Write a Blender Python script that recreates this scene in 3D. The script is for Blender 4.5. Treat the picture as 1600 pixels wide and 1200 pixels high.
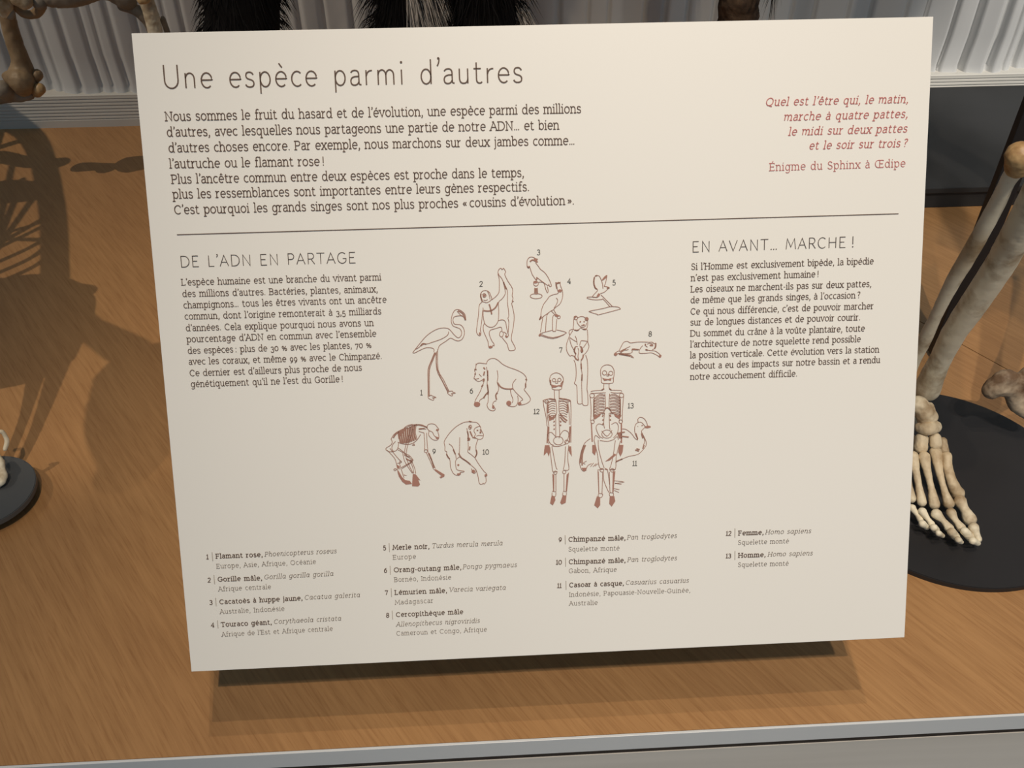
import bpy, bmesh, math, random, re
from mathutils import Vector, Matrix, noise
random.seed(7)
for o in list(bpy.data.objects): bpy.data.objects.remove(o)
SC = bpy.context.scene
COL = SC.collection
DECK = 0.60                      # height of the platform top
# ---------------- camera ----------------
cam = bpy.data.cameras.new('camera'); co = bpy.data.objects.new('camera', cam); COL.objects.link(co)
cam.sensor_width = 36.0; cam.lens = 33.3; cam.clip_start = 0.02
co.matrix_world = Matrix([[0.99850244,0.03625658,-0.04096741,0],[-0.05470706,0.66270309,-0.74688135,0],[0.00006986,0.74800407,0.66369414,1.22],[0,0,0,1]])
SC.camera = co
# ---------------- world and lights ----------------
w = bpy.data.worlds.new('hall'); SC.world = w; w.use_nodes = True
w.node_tree.nodes['Background'].inputs[0].default_value = (0.57, 0.80, 1.0, 1)
w.node_tree.nodes['Background'].inputs[1].default_value = 0.235
SC.view_settings.view_transform = 'Standard'; SC.view_settings.look = 'None'
SC.view_settings.gamma = 1.0; SC.view_settings.use_curve_mapping = False
SC.view_settings.exposure = 0.0
def spot(x, y, z, tx, ty, tz, power, col, radius=0.03, ang=70, blend=0.6):
    l = bpy.data.lights.new('ceiling_spotlight', 'SPOT'); o = bpy.data.objects.new('ceiling_spotlight', l); COL.objects.link(o)
    l.energy = power; l.color = col; l.shadow_soft_size = radius; l.spot_size = math.radians(ang); l.spot_blend = blend
    o.location = (x, y, z); o.rotation_euler = (Vector((tx, ty, tz)) - Vector((x, y, z))).to_track_quat('-Z', 'Y').to_euler()
    return o
WARM = (1.0, 0.82, 0.62); NEUT = (1.0, 0.93, 0.84)
spot(0.20, -1.20, 3.8, 0.26, 0.38, 0.6, 150, WARM, 0.015, 32, 0.6)
spot(0.17, -0.30, 3.7, 0.34, 0.40, 0.6, 66, WARM, 0.015, 32, 0.7)
spot(0.16, 0.05, 3.6, 0.34, 0.45, 0.6, 46, WARM, 0.015, 32, 0.7)
spot(-2.1, 0.1, 3.6, -0.58, 1.12, 0.68, 165, WARM, 0.012, 21, 0.35)
spot(0.48, -1.20, 3.7, 0.50, 0.48, 0.78, 125, NEUT, 0.03, 27, 0.8)
spot(2.0, -0.5, 3.3, 1.36, 1.25, 0.80, 380, NEUT, 0.03, 24, 0.2)
# ---------------- helpers ----------------
def tag(o, label=None, cat=None, group=None, kind=None):
    if label: o['label'] = label
    if cat: o['category'] = cat
    if group: o['group'] = group
    if kind: o['kind'] = kind
    return o
def empty(name, loc, rot=(0, 0, 0)):
    o = bpy.data.objects.new(name, None); COL.objects.link(o); o.location = loc; o.rotation_euler = rot; o.empty_display_size = 0.05
    return o
def mesh_obj(name, me, mat, parent=None, world=False, smooth=False):
    if mat: me.materials.append(mat)
    if smooth:
        for p in me.polygons: p.use_smooth = True
    o = bpy.data.objects.new(name, me); COL.objects.link(o)
    if parent:
        o.parent = parent
        if world: o.matrix_parent_inverse = (Matrix.LocRotScale(parent.location, parent.rotation_euler, None)).inverted()
    return o
def pyd(name, v, f, mat, parent=None, world=False, smooth=False):
    me = bpy.data.meshes.new(name); me.from_pydata(v, [], f); me.update()
    return mesh_obj(name, me, mat, parent, world, smooth)
def box(name, x0, x1, y0, y1, z0, z1, mat, parent=None, world=False, bev=0.0):
    bm = bmesh.new(); bmesh.ops.create_cube(bm, size=1)
    for q in bm.verts: q.co = Vector(((x0+x1)/2 + q.co.x*(x1-x0), (y0+y1)/2 + q.co.y*(y1-y0), (z0+z1)/2 + q.co.z*(z1-z0)))
    if bev: bmesh.ops.bevel(bm, geom=bm.edges[:], offset=bev, segments=2, affect='EDGES', profile=0.5)
    me = bpy.data.meshes.new(name); bm.to_mesh(me); bm.free()
    return mesh_obj(name, me, mat, parent, world)
def material(name, col, rough=0.5, spec=0.5, metal=0.0):
    m = bpy.data.materials.new(name); m.use_nodes = True; b = m.node_tree.nodes['Principled BSDF']
    b.inputs['Base Color'].default_value = (*col, 1); b.inputs['Roughness'].default_value = rough
    b.inputs['Specular IOR Level'].default_value = spec; b.inputs['Metallic'].default_value = metal
    return m
def noisy(m, c1, c2, scale, detail=4, pos=(0.35, 0.65), stretch=(1, 1, 1), rotz=0.0, bump=0.0, extra=None, coords='Object', bdist=0.001):
    nt = m.node_tree; N = nt.nodes; L = nt.links; b = N['Principled BSDF']
    tc = N.new('ShaderNodeTexCoord'); r = N.new('ShaderNodeMapping'); r.inputs['Rotation'].default_value = (0, 0, rotz)
    mp = N.new('ShaderNodeMapping'); mp.inputs['Scale'].default_value = stretch
    L.new(tc.outputs[coords], r.inputs[0]); L.new(r.outputs[0], mp.inputs[0])
    n = N.new('ShaderNodeTexNoise'); n.inputs['Scale'].default_value = scale; n.inputs['Detail'].default_value = detail; n.inputs['Roughness'].default_value = 0.6
    L.new(mp.outputs[0], n.inputs['Vector'])
    cr = N.new('ShaderNodeValToRGB'); cr.color_ramp.elements[0].position = pos[0]; cr.color_ramp.elements[1].position = pos[1]
    cr.color_ramp.elements[0].color = (*c1, 1); cr.color_ramp.elements[1].color = (*c2, 1)
    L.new(n.outputs['Fac'], cr.inputs[0]); out = cr.outputs[0]
    if extra:
        for (s2, st2, p2, ca, cb, fac) in extra:
            mp2 = N.new('ShaderNodeMapping'); mp2.inputs['Scale'].default_value = st2; L.new(r.outputs[0], mp2.inputs[0])
            n2 = N.new('ShaderNodeTexNoise'); n2.inputs['Scale'].default_value = s2; n2.inputs['Detail'].default_value = 5; L.new(mp2.outputs[0], n2.inputs['Vector'])
            c = N.new('ShaderNodeValToRGB'); c.color_ramp.elements[0].position = p2[0]; c.color_ramp.elements[1].position = p2[1]
            c.color_ramp.elements[0].color = (*ca, 1); c.color_ramp.elements[1].color = (*cb, 1); L.new(n2.outputs['Fac'], c.inputs[0])
            mx = N.new('ShaderNodeMix'); mx.data_type = 'RGBA'; mx.blend_type = 'MULTIPLY'; mx.inputs['Factor'].default_value = fac
            L.new(out, mx.inputs['A']); L.new(c.outputs[0], mx.inputs['B']); out = mx.outputs['Result']
    L.new(out, b.inputs['Base Color'])
    if bump:
        bp = N.new('ShaderNodeBump'); bp.inputs['Strength'].default_value = bump; bp.inputs['Distance'].default_value = bdist
        L.new(n.outputs['Fac'], bp.inputs['Height']); L.new(bp.outputs[0], b.inputs['Normal'])
    return m
M = {}
# grain runs along (0.573, -0.819) in plan: rotate it onto the texture's x axis
M['wood'] = noisy(material('oiled oak', (0.4, 0.2, 0.09), 0.42, 0.35), (0.37, 0.20, 0.084), (0.44, 0.245, 0.106), 13, 6, (0.36, 0.64), (1.0, 20, 1), math.radians(55), 0.04,
    [(38, (1.0, 18, 1), (0.32, 0.48), (0.74, 0.66, 0.6), (1, 1, 1), 0.5), (2.2, (1.5, 4, 1), (0.35, 0.7), (0.85, 0.8, 0.76), (1.08, 1.06, 1.0), 0.6)], bdist=0.0003)
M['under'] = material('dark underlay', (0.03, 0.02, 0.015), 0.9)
M['board'] = noisy(material('satin white print board', (0.8, 0.77, 0.72), 0.42, 0.4), (0.83, 0.805, 0.755), (0.845, 0.82, 0.775), 3, 2)
M['ink'] = material('brown ink', (0.125, 0.08, 0.06), 0.5, 0.3)
M['ink_soft'] = material('brown grey ink', (0.17, 0.13, 0.105), 0.5, 0.3)
M['ink_head'] = material('thin heading ink', (0.10, 0.075, 0.065), 0.5, 0.3)
M['ink_num'] = material('grey numeral ink', (0.10, 0.09, 0.08), 0.5, 0.3)
M['ink_pink'] = material('rose ink', (0.50, 0.16, 0.15), 0.5, 0.3)
M['ink_line'] = material('sienna drawing ink', (0.36, 0.19, 0.145), 0.5, 0.3)
M['ink_fill'] = material('sienna shading ink', (0.40, 0.20, 0.155), 0.5, 0.3)
M['ink_bar'] = material('pale divider ink', (0.42, 0.38, 0.34), 0.5, 0.3)
M['white_metal'] = material('white lacquered edge', (0.66, 0.68, 0.70), 0.35, 0.5)
M['front'] = noisy(material('off white plinth paint', (0.5, 0.48, 0.45), 0.6, 0.3), (0.62, 0.58, 0.53), (0.68, 0.64, 0.59), 6, 3, stretch=(.3, 1, 6))
M['plaster'] = noisy(material('white drapery plaster', (0.5, 0.5, 0.49), 0.6, 0.3), (0.52, 0.52, 0.51), (0.58, 0.58, 0.57), 5, 3)
M['ledge'] = noisy(material('cream ribbed moulding', (0.5, 0.48, 0.44), 0.6, 0.3), (0.52, 0.50, 0.46), (0.58, 0.56, 0.51), 5, 3)
M['slab'] = noisy(material('charcoal painted slab', (0.03, 0.03, 0.032), 0.6, 0.35), (0.020, 0.021, 0.022), (0.030, 0.031, 0.033), 4, 5, extra=[(60, (1, 1, 1), (0.72, 0.80), (1, 1, 1), (2.2, 2.2, 2.2), 0.5)])
M['disc'] = noisy(material('satin black base', (0.02, 0.02, 0.022), 0.5, 0.35), (0.016, 0.016, 0.018), (0.022, 0.021, 0.023), 5, 3)
M['disc_grey'] = material('slate grey base', (0.075, 0.08, 0.085), 0.45, 0.5)
M['post'] = material('black steel', (0.012, 0.012, 0.014), 0.5, 0.4)
M['bone'] = noisy(material('aged bone', (0.6, 0.5, 0.36), 0.55, 0.4), (0.42, 0.32, 0.20), (0.84, 0.77, 0.60), 36, 6, (0.32, 0.52), bump=0.35,
    extra=[(9, (1, 1, 1), (0.30, 0.52), (0.62, 0.48, 0.33), (1, 1, 1), 0.8)])
M['bone_heel'] = noisy(material('brown stained heel bone', (0.4, 0.3, 0.2), 0.6, 0.3), (0.16, 0.10, 0.06), (0.55, 0.45, 0.33), 30, 6, (0.40, 0.62), bump=0.4)
M['bone_dark'] = noisy(material('greyish bone', (0.3, 0.26, 0.2), 0.6, 0.3), (0.17, 0.135, 0.10), (0.30, 0.25, 0.19), 20, 5, (0.3, 0.6), bump=0.3)
M['bone_amber'] = noisy(material('amber cartilage', (0.5, 0.28, 0.1), 0.45, 0.5), (0.26, 0.13, 0.05), (0.62, 0.42, 0.20), 50, 4, (0.35, 0.6), bump=0.3)
M['bone_brown'] = noisy(material('brown stained bone', (0.3, 0.2, 0.1), 0.5, 0.4), (0.19, 0.12, 0.06), (0.36, 0.25, 0.14), 30, 5, (0.3, 0.62), bump=0.3)
M['fur'] = material('black fur', (0.009, 0.008, 0.008), 0.85, 0.08)
M['fur_white'] = material('silver fur', (0.42, 0.38, 0.34), 0.6, 0.3)
M['bark'] = noisy(material('brown bark', (0.06, 0.04, 0.03), 0.9, 0.2), (0.016, 0.011, 0.009), (0.10, 0.062, 0.038), 60, 6, (0.35, 0.68), bump=0.8, bdist=0.003)
M['floor'] = noisy(material('pale stone floor', (0.5, 0.46, 0.4), 0.5, 0.4), (0.44, 0.40, 0.35), (0.5, 0.46, 0.41), 4, 3)
# ---------------- measured data (millimetres on the panel; metres in the room) ----------------
TEXT = [('title','Une espèce parmi d’autres','title',8,(15.29,29.59),(214.49,30.69)),('introduction_line','Nous sommes le fruit du hasard et de l’évolution, une espèce parmi des millions','body',3.5,(14.45,46.96),(247.49,48.12)),('introduction_line','d’autres, avec lesquelles nous partageons une partie de notre ADN… et bien','body',3.5,(14.63,55.44),(234.74,56.87)),('introduction_line','d’autres choses encore. Par exemple, nous marchons sur deux jambes comme…','body',3.5,(14.8,64.04),(243.6,65.58)),('introduction_line','l’autruche ou le flamant rose !','body',3.5,(14.55,72.75),(100.7,73.5)),('introduction_line','Plus l’ancêtre commun entre deux espèces est proche dans le temps,','body',3.5,(14.88,81.27),(214,82.82)),('introduction_line','plus les ressemblances sont importantes entre leurs gènes respectifs.','body',3.5,(14.88,89.58),(216.85,90.86)),('introduction_line','C’est pourquoi les grands singes sont nos plus proches « cousins d’évolution ».','body',3.5,(14.97,98.27),(242.64,99.23)),('quotation_line','Quel est l’être qui, le matin,','quote',3.1,(354.13,46.76),(437.1,46.95)),('quotation_line','marche à quatre pattes,','quote',3.1,(364.96,55.26),(437.2,55.22)),('quotation_line','le midi sur deux pattes','quote',3.1,(367.9,63.59),(437.15,63.45)),('quotation_line','et le soir sur trois ?','quote',3.1,(380.15,71.73),(437.4,71.69)),('quotation_source','Énigme du Sphinx à Œdipe','source',3.1,(357.14,83.28),(437.16,83.11)),('section_heading','DE L’ADN EN PARTAGE','head',4.6,(15.7,128.31),(115.42,129.01)),('paragraph_line','L’espèce humaine est une branche du vivant parmi','para',2.62,(15.29,138.71),(129.44,139.28)),('paragraph_line','des millions d’autres. Bactéries, plantes, animaux,','para',2.62,(15.28,145.34),(127.07,146.16)),('paragraph_line','champignons… tous les êtres vivants ont un ancêtre','para',2.62,(15.31,151.89),(131.82,152.37)),('paragraph_line','commun, dont l’origine remonterait à 3,5 milliards','para',2.62,(15.39,158.39),(128.48,159.09)),('paragraph_line','d’années. Cela explique pourquoi nous avons un','para',2.62,(15.48,165.19),(123.64,165.72)),('paragraph_line','pourcentage d’ADN en commun avec l’ensemble','para',2.62,(15.48,171.74),(124.82,172.09)),('paragraph_line','des espèces : plus de 30 % avec les plantes, 70 %','para',2.62,(15.47,178.48),(121.61,178.63)),('paragraph_line','avec les coraux, et même 99 % avec le Chimpanzé.','para',2.62,(15.42,184.94),(127.42,185.47)),('paragraph_line','Ce dernier est d’ailleurs plus proche de nous','para',2.62,(15.44,191.73),(115.34,191.96)),('paragraph_line','génétiquement qu’il ne l’est du Gorille !','para',2.62,(15.53,198.25),(103.91,198.38)),('section_heading','EN AVANT… MARCHE !','head',4.6,(312.09,128.82),(408.14,128.79)),('paragraph_line','Si l’Homme est exclusivement bipède, la bipédie','para',2.62,(311.53,138.97),(420.42,138.98)),('paragraph_line','n’est pas exclusivement humaine !','para',2.62,(311.44,145.58),(387.57,145.6)),('paragraph_line','Les oiseaux ne marchent-ils pas sur deux pattes,','para',2.62,(311.34,152.18),(419.59,152.37)),('paragraph_line','de même que les grands singes, à l’occasion ?','para',2.62,(311.28,158.61),(413.11,158.9)),('paragraph_line','Ce qui nous différencie, c’est de pouvoir marcher','para',2.62,(311.33,165.39),(421.4,165.65)),('paragraph_line','sur de longues distances et de pouvoir courir.','para',2.62,(311.23,171.88),(413.56,172.15)),('paragraph_line','Du sommet du crâne à la voûte plantaire, toute','para',2.62,(311.21,178.47),(416.57,178.96)),('paragraph_line','l’architecture de notre squelette rend possible','para',2.62,(311.26,185.02),(414.32,185.32)),('paragraph_line','la position verticale. Cette évolution vers la station','para',2.62,(311.16,191.59),(425.86,192.07)),('paragraph_line','debout a eu des impacts sur notre bassin et a rendu','para',2.62,(311.22,198.19),(426.73,198.47)),('paragraph_line','notre accouchement difficile.','para',2.62,(311.27,204.66),(376.07,205)),('entry_number','1','lnum',2.25,(15.19,304.31),(16.87,304.38)),('species_name','Flamant rose,','bold',2.05,(21.25,304.14),(48.97,304.29)),('species_name','Phoenicopterus roseus','ital',2.05,(50.52,304.28),(93.64,303.99)),('species_range','Europe, Asie, Afrique, Océanie','thin',2.05,(21.08,310.56),(80.85,310.28)),('entry_number','2','lnum',2.25,(14.81,319.13),(16.96,319.22)),('species_name','Gorille mâle,','bold',2.05,(21.24,318.9),(47.58,319.24)),('species_name','Gorilla gorilla gorilla','ital',2.05,(49.1,318.8),(90.78,318.41)),('species_range','Afrique centrale','thin',2.05,(21.09,325.17),(52.6,325.09)),('entry_number','3','lnum',2.25,(14.67,333.58),(16.77,333.67)),('species_name','Cacatoès à huppe jaune,','bold',2.05,(21.12,333.5),(71.13,333.3)),('species_name','Cacatua galerita','ital',2.05,(72.64,333.08),(106.18,332.94)),('species_range','Australie, Indonésie','thin',2.05,(20.83,339.82),(59.79,339.66)),('entry_number','4','lnum',2.25,(14.53,348.16),(16.7,348.26)),('species_name','Touraco géant,','bold',2.05,(20.86,348.23),(51.36,348.14)),('species_name','Corythaeola cristata','ital',2.05,(52.88,347.91),(93.77,347.7)),('species_range','Afrique de l’Est et Afrique centrale','thin',2.05,(20.7,354.68),(88.38,354.16)),('entry_number','5','lnum',2.25,(122,303.42),(124.12,303.51)),('species_name','Merle noir,','bold',2.05,(128.26,303.42),(150.2,303.69)),('species_name','Turdus merula merula','ital',2.05,(152.04,303.44),(194.93,303.53)),('species_range','Europe','thin',2.05,(127.97,309.77),(141.83,309.77)),('entry_number','6','lnum',2.25,(121.84,317.89),(123.92,317.98)),('species_name','Orang-outang mâle,','bold',2.05,(128.2,317.9),(169.16,318.02)),('species_name','Pongo pygmaeus','ital',2.05,(170.33,317.87),(203.38,317.97)),('species_range','Bornéo, Indonésie','thin',2.05,(128.03,324.18),(162.73,324.17)),('entry_number','7','lnum',2.25,(121.7,332.36),(123.72,332.44)),('species_name','Lémurien mâle,','bold',2.05,(128.01,332.5),(159.83,332.65)),('species_name','Varecia variegata','ital',2.05,(161.39,332.32),(196.02,332.45)),('species_range','Madagascar','thin',2.05,(127.84,338.96),(151.14,338.81)),('entry_number','8','lnum',2.25,(121.61,347.08),(123.76,347.18)),('species_name','Cercopithèque mâle','bold',2.05,(128.08,347.04),(169.22,347.04)),('species_name','Allenopithecus nigroviridis','ital',2.05,(127.79,353.42),(179.27,353.37)),('species_range','Cameroun et Congo, Afrique','thin',2.05,(127.64,359.37),(183.57,359.4)),('entry_number','9','lnum',2.25,(229.74,303.09),(231.78,303.17)),('species_name','Chimpanzé mâle,','bold',2.05,(236.1,303.15),(270.98,303.67)),('species_name','Pan troglodytes','ital',2.05,(272.23,303.46),(302.86,303.67)),('species_range','Squelette monté','thin',2.05,(235.83,309.47),(267.22,310.12)),('entry_number','10','lnum',2.25,(227.52,317.55),(231.86,317.74)),('species_name','Chimpanzé mâle,','bold',2.05,(236.02,317.65),(270.92,318.14)),('species_name','Pan troglodytes','ital',2.05,(272.3,317.94),(302.93,318.17)),('species_range','Gabon, Afrique','thin',2.05,(235.81,323.51),(265.4,323.91)),('entry_number','11','lnum',2.25,(227.58,332.77),(231.62,332.94)),('species_name','Casoar à casque,','bold',2.05,(235.99,332.8),(269.74,333.08)),('species_name','Casuarius casuarius','ital',2.05,(271.11,332.88),(310.45,333.25)),('species_range','Indonésie, Papouasie-Nouvelle-Guinée,','thin',2.05,(235.77,339.04),(311.57,339.71)),('species_range','Australie','thin',2.05,(235.69,344.84),(253.23,345.09)),('entry_number','12','lnum',2.25,(333.38,303.65),(337.77,303.83)),('species_name','Femme,','bold',2.05,(341.82,303.8),(357.33,303.93)),('species_name','Homo sapiens','ital',2.05,(358.67,303.93),(387.18,304.3)),('species_range','Squelette monté','thin',2.05,(341.59,309.86),(373.43,310.33)),('entry_number','13','lnum',2.25,(333.45,318.31),(337.81,318.49)),('species_name','Homme,','bold',2.05,(341.97,318.31),(358.85,318.52)),('species_name','Homo sapiens','ital',2.05,(360.43,318.49),(388.59,318.86)),('species_range','Squelette monté','thin',2.05,(341.74,324.43),(373.58,324.98)),('figure_number','1','fnum',2.4,(148.91,208),(150.73,208.06)),('figure_number','2','fnum',2.4,(186.49,144.81),(188.47,144.86)),('figure_number','3','fnum',2.4,(220.7,127.56),(222.45,127.61)),('figure_number','4','fnum',2.4,(238.04,144.74),(240.3,144.81)),('figure_number','5','fnum',2.4,(264.57,146.5),(266.62,146.55)),('figure_number','6','fnum',2.4,(178.57,208.09),(180.58,208.15)),('figure_number','7','fnum',2.4,(232.49,185.46),(234.39,185.52)),('figure_number','8','fnum',2.4,(285.93,177.59),(287.92,177.65)),('figure_number','9','fnum',2.4,(154.7,244.2),(156.92,244.28)),('figure_number','10','fnum',2.4,(184.86,245.77),(188.99,245.92)),('figure_number','11','fnum',2.4,(275.13,256.54),(279.21,256.69)),('figure_number','12','fnum',2.4,(216.1,222.03),(220.22,222.17)),('figure_number','13','fnum',2.4,(272.91,220.67),(277.17,220.81))]
RULE = ((15.05,109.92),(434.44,110.06))
BARS = [((19.02,300.12),(19.05,305.69)),((18.94,314.63),(18.98,320.39)),((18.73,329.41),(18.76,334.63)),((18.67,343.96),(18.7,349.3)),((125.85,299.17),(126.06,304.74)),((125.71,313.73),(125.92,319.42)),((125.64,328.17),(125.85,333.84)),((125.56,342.86),(125.78,348.58)),((233.64,298.93),(234.05,304.74)),((233.54,313.46),(233.94,319.19)),((233.56,328.57),(233.97,334.36)),((339.17,299.26),(339.78,305.24)),((339.36,313.98),(339.96,319.82))]
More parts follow.
